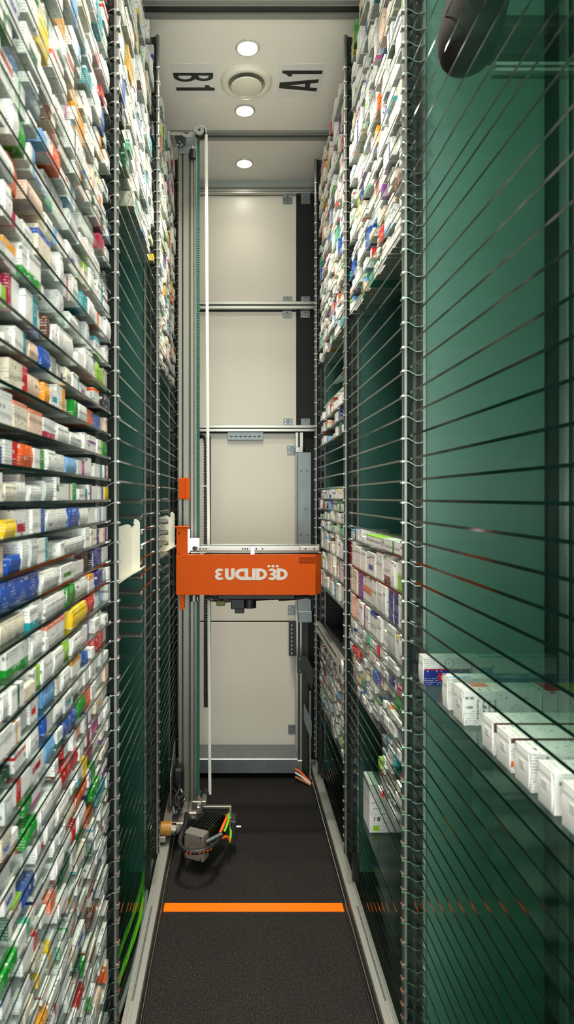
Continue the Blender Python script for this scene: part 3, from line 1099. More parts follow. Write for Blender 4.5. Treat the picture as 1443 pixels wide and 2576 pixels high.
def gather_rows():
    for side in (-1, 1):
        for mod in (0, 1, 2):
            sh = shelves(side, mod)
            for i, z in enumerate(sh):
                gap = (sh[i - 1] - z) if i > 0 else 0.10
                gap = min(gap, 0.115)
                ya, yb = D[mod] + 0.015, D[mod + 1] - 0.02
                if side < 0 and mod == 0:
                    add_row(side, mod, z, gap, ya, yb, 0.97 if z > -1.3 else .9, 0.5, FORCED.get(z), 1.0)
                elif side < 0 and mod == 1 and z > 0.90:
                    add_row(side, mod, z, gap, ya + {1.091: .14, 1.019: .245, .949: .37, 1.172: .05}.get(z, .0 if z > 1.0 else .35), yb, 0.97, .45, FORCED_MID.get(z))
                elif side < 0 and mod == 2 and z > 0.60:
                    add_row(side, mod, z, gap, ya, yb, 0.97, .5)
                elif side > 0 and mod == 1 and z >= 0.70:
                    add_row(side, mod, z, gap, ya, yb, 0.97, .5)
                elif side > 0 and mod == 1 and -0.75 < z < -0.12:
                    add_row(side, mod, z, gap, ya, yb, .98, .3 if z > -.5 else .42, FORCED_RIGHT.get(z), .97)
                elif side > 0 and mod == 1 and -0.96 < z <= -0.75:
                    add_row(side, mod, z, gap, ya, 2.15, .75, .7)
                elif side > 0 and mod == 2 and z >= 0.73:
                    add_row(side, mod, z, gap, ya, yb, .97, .5)
                elif side > 0 and mod == 2 and z in (.4055, .343, .277):
                    add_row(side, mod, z, gap, ya, yb - .04, .98, .5)
                elif side > 0 and mod == 2 and -0.48 < z < 0.02:
                    add_row(side, mod, z, gap, ya, yb - .05, .98, .45)
                elif side > 0 and mod == 2 and -1.13 < z < -0.74:
                    add_row(side, mod, z, min(gap, .06), ya + .02, yb - .04, .93, .5)


NUM = ['zeroth', 'first', 'second', 'third', 'fourth', 'fifth', 'sixth', 'seventh', 'eighth', 'ninth', 'tenth', 'eleventh', 'twelfth', 'thirteenth', 'fourteenth',
       'fifteenth', 'sixteenth', 'seventeenth', 'eighteenth', 'nineteenth', 'twentieth']


def ordw(n):
    if n <= 20:
        return NUM[n]
    t = {2: 'twenty', 3: 'thirty', 4: 'forty'}[n // 10]
    return (t + '-' + NUM[n % 10]) if n % 10 else {2: 'twentieth', 3: 'thirtieth', 4: 'fortieth'}[n // 10]


def describe(des):
    base, acc, style, p, q = des
    b = base
    if style == 'plain':
        return 'plain %s medicine box' % b
    if style == 'full':
        return '%s medicine box' % acc
    if style == 'vband':
        return '%s medicine box with upright %s stripe' % (b, acc)
    if style in ('hband',):
        return '%s medicine box with %s cross band' % (b, acc)
    if style == 'lower':
        return '%s medicine box with %s lower edge' % (b, acc)
    if style == 'upper':
        return '%s medicine box with %s top' % (b, acc)
    if style == 'front':
        return '%s medicine box with %s end' % (b, acc)
    return '%s medicine box with %s patch' % (b, acc)


def area(c):
    tot = 0
    d0, d1 = c['y0'], c['y1']
    X = abs(c['xf'])
    x0 = FPX * X / d0
    x1 = FPX * X / d1
    s = c['side']
    if (VX + s * (x0 + x1) / 2) < 6 or (VX + s * (x0 + x1) / 2) > 1440:
        return 0
    zc = c['z'] + c['h'] / 2
    yp = VY - zc * FPX / ((d0 + d1) / 2)
    if yp < -10 or yp > 2590:
        return 0
    a = (x0 - x1) * c['h'] * FPX / ((d0 + d1) / 2)
    gp = min(c['dep'], .05) * FPX / d0 * c['h'] * FPX / d0 * .5
    return a + gp


def build_cartons():
    gather_rows()
    for c in ROWS:
        c['a'] = area(c)
    vis = sorted([c for c in ROWS if c['a'] > 0], key=lambda c: -c['a'])
    chosen = vis[:NSINGLE]
    for c in chosen:
        c['own'] = True
    # ordinals on each shelf, counted from the upright at the far end of its rack
    shelf_rows = {}
    for c in ROWS:
        shelf_rows.setdefault((c['side'], c['mod'], c['z']), []).append(c)
    stuff = MB()
    for (side, mod, z), lst in shelf_rows.items():
        lst.sort(key=lambda c: -c['y1'])
        sh = shelves(side, mod)
        lev = sh.index(-.0064) - sh.index(z)
        for k, c in enumerate(lst, 1):
            z0 = z + CZ
            if not c.get('own'):
                carton_geo(stuff, side, c['xf'], c['y0'], c['y1'], z0, c['h'], c['dep'], c['des'], c['seed'])
                continue
            rack = {(-1, 0): 'front-left rack', (1, 1): 'middle right rack', (1, 2): 'far right rack', (-1, 1): 'middle left rack', (-1, 2): 'far left rack', (1, 0): 'near right rack'}[side, mod]
            if lev == 0:
                lv = 'edge-on shelf'
            else:
                lv = '%s shelf %s eye level' % (ordw(abs(lev)), 'above' if lev > 0 else 'below')
            d = describe(c['des'])
            lab = '%s, %s from the post, %s, %s' % (d, ordw(k), lv, rack)
            words = lab.replace(',', '').split()
            if len(words) > 16:
                lab = lab.replace(' medicine box', ' box').replace(' from the post', ' from post')
            if len(lab.replace(',', '').split()) > 16:
                lab = lab.replace('upright ', '').replace('pale grey', 'grey').replace(' from post', ' from post')
            if len(lab.replace(',', '').split()) > 16:
                lab = lab.replace(' with ', ', ').replace('dark green', 'green').replace('light blue', 'blue').replace('sea green', 'green')
            if len(lab.replace(',', '').split()) > 16:
                print('LONG', len(lab.split()), lab)
            px, py = c['xf'], 0.5 * (c['y0'] + c['y1'])
            mb = MB()
            rot = random.Random(c['seed']).uniform(-.02, .02)
            carton_geo(mb, side, 0, c['y0'] - py, c['y1'] - py, 0, c['h'], c['dep'], c['des'], c['seed'], rot)
            used = sorted(set(mb.m))
            mm = {m: i for i, m in enumerate(used)}
            mb.m = [mm[m] for m in mb.m]
            o = mb.build('medicine_box', [CMATS[m] for m in used], None, (px, py, z0))
            tag(o, lab, 'box', 'medicine boxes on the glass shelves')
            base, acc, style, p, q = c['des']
            if c['h'] > 0.022 and style in ('plain', 'full', 'front'):
                fb = MB()
                bi = CI[acc] if style in ('full', 'front') else CI[base]
                flap_geo(fb, side, 0, c['y0'] - py, c['y1'] - py, 0, c['h'], 0, c['seed'])
                f = fb.build('end_flap', [CMATS[bi]], o, smooth=False)
    o = stuff.build('medicine_boxes', CMATS)
    tag(o, 'the many smaller medicine boxes packed on the farther glass shelves', 'boxes', 'medicine boxes on the glass shelves', 'stuff')
    print('CARTONS', len(ROWS), 'own', len(chosen), 'smallest', chosen[-1]['a'])


def text_mesh(txt, size, parent, loc, rot, m, name='lettering', extrude=0.0002, bold=0.0, sx=1.0):
    cu = bpy.data.curves.new('txt', 'FONT')
    cu.body = txt
    cu.size = size
    cu.extrude = extrude
    cu.offset = bold
    cu.resolution_u = 3
    o = bpy.data.objects.new('txt', cu)
    C.objects.link(o)
    dg = bpy.context.evaluated_depsgraph_get()
    me = bpy.data.meshes.new_from_object(o.evaluated_get(dg))
    bpy.data.objects.remove(o)
    bpy.data.curves.remove(cu)
    me.materials.clear()
    me.materials.append(MATS[m])
    me.name = name
    r = bpy.data.objects.new(name, me)
    r.parent = parent
    r.location = loc
    r.rotation_euler = rot
    r.scale = (sx, 1, 1)
    C.objects.link(r)
    return r


def near_right_boxes():
    z0 = -0.470 + CZ
    xf = 0.470
    # y far edge, y near edge, height, [(x0, x1, design, label)]
    rows = [
        (1.666, 1.623, .070, [(0, .118, 'acc', 'white and navy box with red 600 patch, beside the right post on the low shelf'),
                              (.121, .330, 'tealtop', 'pale box with a teal band along its top, behind the red 600 box')]),
        (1.477, 1.438, .070, [(0, .10, 'blueflap', 'narrow white box with a navy corner stripe, second row from the right post'),
                              (.103, .34, 'acctop', 'long pale box with navy lettered top, behind the navy striped white box')]),
        (1.404, 1.340, .070, [(0, .16, 'grad', 'tall white box with small upright print, third row from the right post'),
                              (.163, .34, 'redyellow', 'white box with red and yellow top, behind the tall white box')]),
        (1.239, 1.184, .060, [(0, .19, 'rust', 'white box with a rust brown upper corner, fourth row from the right post'), (.193, .36, 'plain', 'plain white box behind the first rust cornered box')]),
        (1.172, 1.110, .060, [(0, .19, 'rust2', 'white box with a rust stripe below its top, fifth row from the right post'), (.193, .36, 'plain', 'plain white box behind the rust striped box')]),
        (1.094, 1.036, .061, [(0, .19, 'plain', 'plain white box with grey code square, sixth row from the right post'), (.193, .36, 'plain', 'plain white box behind the sixth white front box')]),
        (1.012, 0.961, .062, [(0, .20, 'plain', 'white box with barcode, seventh row from the right post, near right edge'), (.203, .36, 'plain', 'plain white box behind the seventh front box')]),
        (0.938, 0.868, .063, [(0, .20, 'plain', 'white box cut by the right picture edge, nearest the camera'), (.203, .36, 'plain', 'plain white box behind the nearest white box at right')]),
    ]
    for (yf, yn, h, items) in rows:
        for x0, x1, kind, lab in items:
            w = yf - yn
            py = (yf + yn) / 2
            des = {'acc': ('white', 'navy', 'lower', 0, .55), 'tealtop': ('white', 'teal', 'plain', 0, 0), 'blueflap': PLAIN, 'acctop': ('white', 'navy', 'upper', .86, 1),
                   'grad': PLAIN, 'redyellow': PLAIN, 'rust': PLAIN, 'rust2': PLAIN, 'plain': PLAIN}[kind]
            mb = MB()
            carton_geo(mb, 1, 0, -w / 2, w / 2, 0, h, x1 - x0, des, int(py * 1000 + x0 * 100))
            used = sorted(set(mb.m))
            mm = {m: i for i, m in enumerate(used)}
            mb.m = [mm[m] for m in mb.m]
            o = mb.build('medicine_box', [CMATS[m] for m in used], None, (xf + x0, py, z0))
            tag(o, lab, 'box', 'medicine boxes on the glass shelves')
            L = x1 - x0
            e = 0.0004

            def side_patch(a, b, c, d, m, name):
                MB().box(a, b, -w / 2 - e, -w / 2 + e, c, d).build(name, m, o)

            def top_patch(a, b, c, d, m, name):
                MB().box(a, b, c, d, h - e, h + e).build(name, m, o)
            if kind == 'acc':
                side_patch(.001, L - .001, h * .55, h * .60, 'card_crimson', 'red_band')
                side_patch(.036, .074, .012, .031, 'card_red', 'red_patch')
                text_mesh('600', .019, o, (.071, -w / 2 - .0008, .027), (PI / 2, PI, 0), 'logo_white', bold=.0004)
                text_mesh('ACC', .018, o, (.112, -w / 2 - .0006, .024), (PI / 2, PI, 0), 'logo_white', bold=.0004)
                ring = MB()
                for k in range(24):
                    a0, a1 = 2 * PI * k / 24, 2 * PI * (k + 1) / 24
                    pts = [(.062 + r * math.cos(a) * .9, h * .78 + r * math.sin(a)) for r, a in ((.011, a0), (.013, a0), (.013, a1), (.011, a1))]
                    ring.prism(pts, 'y', -w / 2 - e, -w / 2)
                ring.build('pale_ring', 'card_light_blue', o)
            if kind == 'tealtop':
                top_patch(.02, L - .004, -w / 2 + .001, -w / 2 + .013, 'card_teal', 'teal_band')
                top_patch(.02, .06, w / 2 - .016, w / 2 - .004, 'card_teal', 'teal_patch')
                side_patch(.02, .05, .01, .045, 'card_teal', 'teal_patch')
            if kind == 'blueflap':
                MB().box(-e, .006, w / 2 - .012, w / 2 - .004, h * .4, h + e).build('navy_stripe', 'card_navy', o)
                top_patch(.0, .05, -w / 2 + .004, -w / 2 + .012, 'card_light_blue', 'blue_band')
            if kind == 'acctop':
                text_mesh('ACC  600', .022, o, (.02, -w / 2 + .006, h + .0006), (0, 0, 0), 'logo_white', bold=.0004)
            if kind == 'grad':
                top_patch(.03, .065, .0, w / 2 - .004, 'card_salmon', 'red_patch')
                for k in range(4):
                    text_mesh('Granulat 600 mg', .006, o, (.030 + .012 * k, -w / 2 - .0006, .012), (PI / 2, -PI / 2, 0), 'ink_black')
            if kind == 'redyellow':
                top_patch(.01, .05, -w / 2 + .004, w / 2 - .004, 'card_red', 'red_patch')
                top_patch(.052, L - .03, -w / 2 + .004, w / 2 - .004, 'card_yellow', 'yellow_patch')
            if kind == 'rust':
                side_patch(.0, .03, h * .7, h * .99, 'card_brown', 'rust_patch')
                side_patch(.03, L, h * .93, h * .99, 'card_brown', 'rust_band')
            if kind == 'rust2':
                side_patch(.0, L, h * .84, h * .98, 'card_brown', 'rust_band')
                side_patch(.0, .004, .01, .02, 'card_orange', 'orange_mark')
            if x0 == 0:
                fb = MB()
                flap_geo(fb, 1, 0, -w / 2, w / 2, 0, h, 0, int(py * 999))
                fb.build('end_flap', [CMATS[CI['plain']]], o)
                if kind in ('plain', 'rust', 'rust2', 'grad'):
                    MB().box(-.0034, -.0026, -.010, .008, h * .5, h * .68).build('code_square', 'card_pale_grey', o)
    # single large carton low in the middle right rack
    zb = -1.179 + CZ
    w, h, L = 0.11, 0.168, .155
    mb = MB()
    carton_geo(mb, 1, 0, -w / 2, w / 2, 0, h, L, PLAIN, 4242)
    used = sorted(set(mb.m))
    mm = {m: i for i, m in enumerate(used)}
    mb.m = [mm[m] for m in mb.m]
    o = mb.build('medicine_box', [CMATS[m] for m in used], None, (.472, 2.345, zb))
    tag(o, 'large upright white box alone on a low shelf of the middle right rack', 'box', 'medicine boxes on the glass shelves')
    MB().box(.012, .034, -w / 2 - .0005, -w / 2 + .001, .006, .024).build('lime_patch', 'card_lime', o)
    text_mesh('/ 8', .022, o, (.014, -w / 2 - .0006, .04), (PI / 2, 0, 0), 'ink_black', bold=.0003)


def lettered_boxes():
    """legible print on a few cartons of the left rack"""
    boxes = [o for o in bpy.data.objects if o.name.startswith('medicine_box') and o.get('kind') != 'stuff' and o.parent is None]

    def find(px, z):
        best = None
        for o in boxes:
            if o.location.x > 0 or abs(o.location.z - CZ - z) > .004:
                continue
            bb = o.bound_box
            y0 = o.location.y + min(b[1] for b in bb)
            y1 = o.location.y + max(b[1] for b in bb)
            xa, xb = VX - FPX * abs(o.location.x) / y0, VX - FPX * abs(o.location.x) / y1
            if xa - 2 <= px <= xb + 2:
                best = (o, bb)
        return best
    for px, z, txt, m in ((18, -.0064, 'L-Thyro', 'ink_black'), (185, -.0594, 'OeKolp', 'logo_white'), (140, -.0594, 'Tramal', 'ink_black'), (30, -.2144, 'L-Thyro', 'ink_black'),
                          (50, -.1635, 'OeKolp', 'logo_white'), (170, .221, 'Novo', 'ink_black')):
        r = find(px, z)
        if not r:
            continue
        o, bb = r
        y0, y1 = min(b[1] for b in bb), max(b[1] for b in bb)
        x0, x1 = min(b[0] for b in bb), max(b[0] for b in bb)
        h = max(b[2] for b in bb)
        # printed along the long side that faces down the aisle, seen turned about
        text_mesh(txt, h * .55, o, (x1 - .004, y0 - .0006, h * .62), (PI / 2, PI, 0), m, bold=.0003)


# ------------------------------------------------------------------ floor rails, stripe and cables
def floor_parts():
    for side in (-1, 1):
        # cross-section, inner side towards the aisle
        if side < 0:
            xi, xo = -0.297, -0.339
            lab = 'aluminium floor rail along the left shelf racks'
        else:
            xi, xo = 0.446, 0.488
            lab = 'aluminium floor rail along the right shelf racks'
        s = side
        y0, y1 = 0.35, 3.90
        root = empty('floor_rail', ((xi + xo) / 2, y0, 0), lab, 'rail', 'aisle floor rails')
        mb = MB()
        H = 0.07
        w = abs(xo - xi)
        # top with two grooves
        def X(t):
            return xi + s * t
        prof = [(0, 0), (0, H), (.016, H), (.016, H - .004), (.019, H - .004), (.019, H), (.026, H), (.026, H - .006), (.030, H - .006), (.030, H), (.035, H), (.035, H - .004),
                (.037, H - .004), (.037, H), (w, H), (w, 0)]
        mb.prism([(X(a), b) for a, b in prof], 'y', y0, y1)
        rel(mb, root).build('profile', 'aluminium_rail', root)
        mb = MB()
        mb.box(min(X(-.002), X(.0)), max(X(-.002), X(.0)), y0, y1, .008, H - .012)
        rel(mb, root).build('groove', 'groove', root)
        mb = MB()
        mb.tube([(X(-.007), y0, .030), (X(-.007), y1, .030)], .005, 10)
        rel(mb, root).build('guide_rod', 'chrome', root, smooth=True)
        mb = MB()
        a, b = sorted((X(-.014), X(0)))
        mb.box(a, b, y0, y1, 0, .012)
        rel(mb, root).build('base_lip', 'dark_steel', root)
        # splice plate with four screws
        yy = 1640 * 1.57 / (2400 - VY)
        mb = MB()
        a, b = sorted((X(.0195), X(.0255)))
        mb.box(a, b, 2.03, 2.50, H - .001, H + .0015)
        rel(mb, root).build('splice_plate', 'galvanised', root)
        for k in range(4):
            m2 = MB().cyl((X(.0225), 2.09 + k * .11, H + .0015), .0022, .0015, 'z', 8)
            rel(m2, root).build('screw', 'chrome', root, smooth=True)
    # bright orange floor stripe
    o = MB().bbox(-.288, .431, 2.576, 2.629, 0, .0025, .0006).build('floor_stripe', 'orange_tape')
    tag(o, 'bright orange stripe across the black aisle floor', 'stripe')
    # cables running beside the left rail under the rack
    for k, (m, lab, dx) in enumerate((('green_cable', 'bright green cable running beside the left floor rail', 0.0), ('green_cable', 'second green cable, nearer the left floor rail', .022),
                                      ('grey_cable', 'grey cable running beside the left floor rail', .045))):
        pts = []
        for j in range(14):
            y = 1.2 + j * .13
            bend = .02 * math.sin(j * .7 + k) - (.10 if j < 2 else .0)
            pts.append((-.43 + dx + bend * .6 + .03 * min(1, j / 10), y, .02 + .012 * math.sin(j * .5 + k) ** 2))
        tag(MB().tube(pts, .0075, 8).build('cable', m, smooth=True), lab, 'cable', 'cables under the left rack')


# ------------------------------------------------------------------ conveyor in the far right rack
def conveyor():
    root = empty('conveyor', (.46, 3.2, CZ - .72), 'black belt conveyor with an aluminium side rail inside the far right rack', 'conveyor')
    z = CZ - .70
    y0, y1 = 2.70, 3.70
    mb = MB().bbox(.478, .84, y0, y1, z - .05, z - .012, .006)
    rel(mb, root).build('belt', 'black_rubber', root)
    mb = MB()
    mb.bbox(.452, .474, y0 + .03, y1, z - .012, z + .005, .002, 0)
    mb.bbox(.452, .474, y0 + .03, y1, z - .050, z - .024, .002, 0)
    mb.box(.460, .474, y0 + .03, y1, z - .03, z - .008, 1)
    rel(mb, root).build('side_rail', ['aluminium', 'groove'], root)
    # rounded end plate with a slot
    poly = [(2.705 + .0, z - .075), (2.86, z - .06), (2.86, z + .012)] + arc(2.755, z - .03, .05, 60, 200, 10)
    mb = MB().prism(poly, 'x', .444, .452)
    rel(mb, root).build('end_plate', 'aluminium', root)
    mb = MB().prism(arc(2.76, z - .03, .018, 0, 360, 18)[:-1], 'x', .4425, .4445)
    rel(mb, root).build('slot', 'black', root)
    mb = MB().bbox(.50, .80, 2.9, 2.93, z - .30, z - .05, .002)
    # carrying brackets down to a rack shelf
    mb2 = MB().bbox(.50, .52, 3.60, 3.62, z - .045 - .0, z - .04, .001)
    rel(mb2, root).build('bracket', 'dark_steel', root)
    o = MB().bbox(.84, .852, 2.70, 3.65, CZ - .74, CZ - .478, .001).build('conveyor_housing', 'black')
    tag(o, 'black housing wall behind the belt conveyor in the far right rack', 'panel')
    o = MB().bbox(.47, .84, 3.70, 3.712, 0, CZ - .30, .001).build('conveyor_housing', 'black')
    tag(o, 'black housing end wall beyond the belt conveyor', 'panel')
    o = MB().tube([(.47, 3.69, CZ - .625), (.842, 3.69, CZ - .625)], .004, 8).build('cross_rod', 'steel', smooth=True)
    tag(o, 'thin steel rod across the dark opening above the conveyor', 'rod')


# ------------------------------------------------------------------ white chutes in the left racks
def chutes():
    for n, (d0, xa, w, lab) in enumerate(((2.20, -.325, .16, 'folded white sheet chute in the middle left rack, beside the full shelves'),
                                           (3.24, -.304, .14, 'folded white sheet chute in the far left rack, behind the orange gripper'))):
        root = empty('chute', (xa, d0, CZ - .30), lab, 'chute', 'white sheet chutes')
        zt, zb = CZ - .075, CZ - .275

        def plate(x0, x1, y, ztop, zbl, zbr, nm):
            r = .016
            poly = [(x0, zbl), (x1, zbr)] + arc(x1 - r, ztop - r, r, 0, 100, 6) + [(x0, ztop - .035)]
            mb = MB().prism(poly, 'y', y, y + .002)
            rel(mb, root).build(nm, 'chute_white', root)
        def zs(x):
            return CZ - .2375 + (x - xa - .014) * .66
        plate(xa - .024, xa + .004, d0, zt, zs(xa - .024), zs(xa + .004), 'side_plate')
        plate(xa - .16, xa - .021, d0 - .012, zt - .017, zs(xa - .16), zs(xa - .021), 'side_plate')
        # curved slide floor
        mb = MB()
        n_ = 8
        vs, fs = [], []
        for j in range(n_ + 1):
            t = j / n_
            x = xa + .014 - t * .19
            z = zs(x) + .004 * math.sin(PI * t * 2)
            for dy in (-.03, .07):
                for dz in (0, -.005):
                    vs.append((x, d0 + dy, z + dz))
        for j in range(n_):
            o = j * 4
            fs += [(o, o + 2, o + 6, o + 4), (o + 1, o + 5, o + 7, o + 3), (o, o + 4, o + 5, o + 1), (o + 2, o + 3, o + 7, o + 6)]
        fs += [(0, 1, 3, 2), (n_ * 4, n_ * 4 + 2, n_ * 4 + 3, n_ * 4 + 1)]
        mb.add(vs, fs)
        rel(mb, root).build('slide', 'chute_white', root, smooth=True)
        mb = MB().cyl((xa - .018, d0 - .0035, zt - .018), .0035, .004, 'y', 10)
        rel(mb, root).build('screw', 'dark_steel', root)
        # carried by a bar from the back of the rack
        mb = MB().bbox(BL + .01, xa - .12, d0 - .004, d0 + .016, zb - .075, zb - .060, .002)
        rel(mb, root).build('support_bar', 'steel', root)


# ------------------------------------------------------------------ robot mast and its drive
def robot_mast():
    d = 3.235

    def xx(px, dd=d):
        return (px - VX) / FPX * dd

    def zz(py, dd=d):
        return CZ - (py - VY) / FPX * dd
    root = empty('robot_mast', (xx(475), d + .04, 0.09), 'tall aluminium robot mast with belts rising at the left of the aisle', 'robot')
    zt, zb = zz(378), .13
    mb = MB()
    # front profile with a slot
    mb.bbox(xx(449), xx(457.5), d, d + .08, zb, zt, .0015, 0)
    mb.bbox(xx(460.5), xx(475), d, d + .08, zb, zt, .0015, 0)
    mb.box(xx(457), xx(461), d + .012, d + .08, zb, zt, 1)
    rel(mb, root).build('column', ['mast_aluminium', 'groove'], root)
    mb = MB()
    for a, b, dd in ((476, 478.2, .0), (479, 486, .004), (486.8, 489.5, .0), (490, 494.5, .006)):
        mb.bbox(xx(a), xx(b), d + dd, d + .06, zb, zt - .0, .001, 0)
    mb.box(xx(475.5), xx(495), d + .012, d + .055, zb, zt, 1)
    rel(mb, root).build('guide_profile', ['mast_aluminium', 'groove'], root)
    # teal toothed belt
    mb = MB()
    mb.box(xx(496.5), xx(502), d - .004, d - .001, zb + .03, zz(345), 0)
    for k in range(340):
        z = zb + .04 + k * .0115
        if z > zz(350):
            break
        mb.box(xx(495), xx(502.3), d - .0065, d - .0035, z, z + .005, 0)
    rel(mb, root).build('toothed_belt', 'teal_belt', root)
    # free white belt from the top pulley to the motor
    mb = MB()
    n = 20
    pts = []
    for j in range(n + 1):
        t = j / n
        px = 515.5 + 9.5 * t
        pts.append((xx(px, d - .06), d - .06, zz(338, d - .06) + t * (.19 - zz(338, d - .06))))
    wd = .0125
    vs, fs = [], []
    for p in pts:
        for ox in (0, wd):
            for oy in (0, .003):
                vs.append((p[0] + ox, p[1] + oy, p[2]))
    for j in range(n):
        o = j * 4
        fs += [(o, o + 2, o + 6, o + 4), (o + 1, o + 5, o + 7, o + 3), (o, o + 4, o + 5, o + 1), (o + 2, o + 3, o + 7, o + 6)]
    mb.add(vs, fs)
    for k in range(420):
        z = .2 + k * .009
        t = (zz(338, d - .06) - z) / (zz(338, d - .06) - .19)
        if t < 0.01:
            break
        px = xx(515.5 + 9.5 * t, d - .06)
        mb.box(px - .0028, px + .001, d - .06, d - .057, z, z + .0045)
    rel(mb, root).build('lift_belt', 'belt_white', root)
    # top plate, pulley and buffer
    mb = MB()
    th = .012
    poly = [(xx(428), zz(346)), (xx(433), zz(340)), (xx(460), zz(341)), (xx(466), zz(345)), (xx(474), zz(346)), (xx(476), zz(341)), (xx(492), zz(337)),
            (xx(494), zz(345)), (xx(486), zz(353)), (xx(466), zz(353)), (xx(458), zz(349)), (xx(436), zz(349))]
    mb.prism(poly[::-1], 'y', d - .03, d + .08)
    rel(mb, root).build('top_plate', 'aluminium', root)
    mb = MB().bbox(xx(447), xx(486), d - .012, d + .075, zz(388), zz(368), .003)
    mb.bbox(xx(466), xx(487), d - .004, d + .075, zz(370), zz(350), .002)
    rel(mb, root).build('head_bracket', 'galvanised', root)
    mb = MB()
    mb.prism([(xx(440), zz(351)), (xx(460), zz(350)), (xx(466), zz(370)), (xx(448), zz(376))], 'y', d - .035, d - .015)
    rel(mb, root).build('sensor_block', 'dark_steel', root)
    for (px, py) in ((447, 365), (454, 367), (452, 357), (458, 363)):
        m2 = MB().cyl((xx(px, d - .036), d - .038, zz(py, d - .036)), .004, .004, 'y', 10)
        rel(m2, root).build('screw', 'chrome', root, smooth=True)
    cx, cz = xx(502, d - .05), zz(334, d - .05)
    mb = MB().cyl((cx, d - .075, cz), .022, .012, 'y', 28)
    rel(mb, root).build('pulley_cheek', 'aluminium', root, smooth=True)
    mb = MB()
    teeth = []
    for k in range(48):
        r = .026 if k % 2 else .0235
        a = 2 * PI * k / 48
        teeth.append((cx + .004 + r * math.cos(a), cz + r * math.sin(a)))
    mb.prism(teeth, 'y', d - .064, d - .03)
    rel(mb, root).build('pulley', 'black', root)
    m2 = MB().cyl((cx, d - .078, cz), .006, .004, 'y', 12)
    rel(m2, root).build('axle', 'groove', root)
    mb = MB().prism(ringsec(cx + .003, cz, .0265, .0315, -6, 178, 1.0, 24), 'y', d - .062, d - .034)
    rel(mb, root).build('belt_wrap', 'belt_white', root)
    lx = xx(525, d - .06) - .020
    mb = MB().cyl((lx, d - .066, .19), .022, .03, 'y', 24)
    rel(mb, root).build('lower_pulley', 'black', root, smooth=True)
    mb = MB().bbox(lx - .012, lx + .012, d - .150, d - .066, .166, .200, .003)
    mb.bbox(lx - .06, lx + .012, d - .10, d - .085, .10, .175, .003)
    rel(mb, root).build('pulley_fork', 'mast_aluminium', root)
    mb = MB().bbox(xx(486), xx(503), d - .045, d + .06, zz(352), zz(343), .002)
    rel(mb, root).build('pulley_arm', 'aluminium', root)
    mb = MB().cyl((xx(484, d - .02), d - .02, zz(404)), .0155, zz(383) - zz(404), 'z', 20)
    rel(mb, root).build('rubber_buffer', 'black', root, smooth=True)
    # energy chain behind the mast
    dd = d + .05
    mb = MB()
    x0, x1 = xx(512, dd), xx(524, dd)
    z = zz(1780, dd)
    while z < zz(1112, dd):
        mb.bbox(x0, x1, dd, dd + .03, z, z + .011, .002, 0)
        mb.box(x0 + .003, x1 - .003, dd + .004, dd + .026, z + .010, z + .015, 0)
        z += .0145
    mb.tube([(xx(518, dd), dd + .015, zz(1114, dd)), (xx(515, dd), dd + .03, zz(1100, dd)), (xx(508, dd), dd + .045, zz(1094, dd)), (xx(500, dd), dd + .055, zz(1096, dd))], .012, 8, 0)
    rel(mb, root).build('cable_chain', 'black', root)
    mb = MB().bbox(xx(525, dd), xx(530, dd), dd - .004, dd + .03, zz(1782, dd), zz(1095, dd), .001)
    rel(mb, root).build('chain_channel', 'dark_steel', root)
    mb = MB().bbox(xx(508, dd), xx(526, dd), dd - .004, dd, zz(1224), zz(1221), .0005)
    rel(mb, root).build('cable_tie', 'paper', root)
    # orange limit bracket on the mast
    mb = MB().bbox(xx(450), xx(467), d - .045, d - .001, zz(1255, d - .03), zz(1203, d - .03), .002)
    mb.bbox(xx(466), xx(477), d - .012, d + .03, zz(1257), zz(1202), .001)
    rel(mb, root).build('orange_bracket', 'orange_paint', root)
    # base casting, rail wheel and motor
    mb = MB()
    mb.bbox(xx(412, 3.1), xx(470, 3.1), 3.02, 3.36, .085, .13, .006)
    mb.bbox(xx(470, 3.1), xx(512, 3.1), 3.12, 3.36, .09, .13, .006)
    mb.bbox(xx(405, 3.05), xx(424, 3.05), 2.93, 3.0, .085, .112, .003)
    mb.tube([(xx(420, 3), 3.0, .10), (xx(440, 3), 3.02, .10), (xx(452, 3), 3.1, .10)], .022, 12)
    rel(mb, root).build('base_casting', 'motor_grey', root, smooth=False)
    mb = MB().cyl((-.336, 2.96, .135), .03, .05, 'x', 24)
    rel(mb, root).build('rail_roller', 'amber_roller', root, smooth=True)
    mb = MB().cyl((-.286, 2.96, .135), .022, .018, 'x', 18)
    mb.cyl((-.275, 2.955, .115), .008, .045, 'z', 10)
    rel(mb, root).build('roller_bearing', 'chrome', root, smooth=True)
    mb = MB().bbox(xx(496, 3.16), xx(512, 3.16), 3.10, 3.16, .13, .165, .003)
    mb.cyl((xx(506, 3.12), 3.10, .150), .008, .03, 'z', 10)
    rel(mb, root).build('belt_clamp', 'aluminium', root)
    # motor, turned a little away from the aisle
    R = Matrix.Translation(Vector((-.168, 2.86, .115))) @ Matrix.Rotation(math.radians(-25), 4, 'Z')
    mb = MB()
    mb.bbox(-.048, .048, -.03, .025, -.055, .060, .004, 0, R)
    rel(mb, root).build('motor_cap', 'motor_grey', root)
    mb = MB()
    mb.bbox(-.045, .045, .024, .20, -.052, .052, .004, 0, R)
    for k in range(7):
        x = -.042 + k * .013
        mb.bbox(x, x + .006, .026, .19, .050, .062, .001, 0, R)
    rel(mb, root).build('motor_body', 'black_gloss', root)
    for (x, z) in ((-.04, .05), (.035, .05), (.035, -.045), (-.04, -.045)):
        p = R @ Vector((x, -.032, z))
        m2 = MB().cyl(p, .004, .004, 'y', 10)
        rel(m2, root).build('motor_screw', 'dark_steel', root)
    ring = []
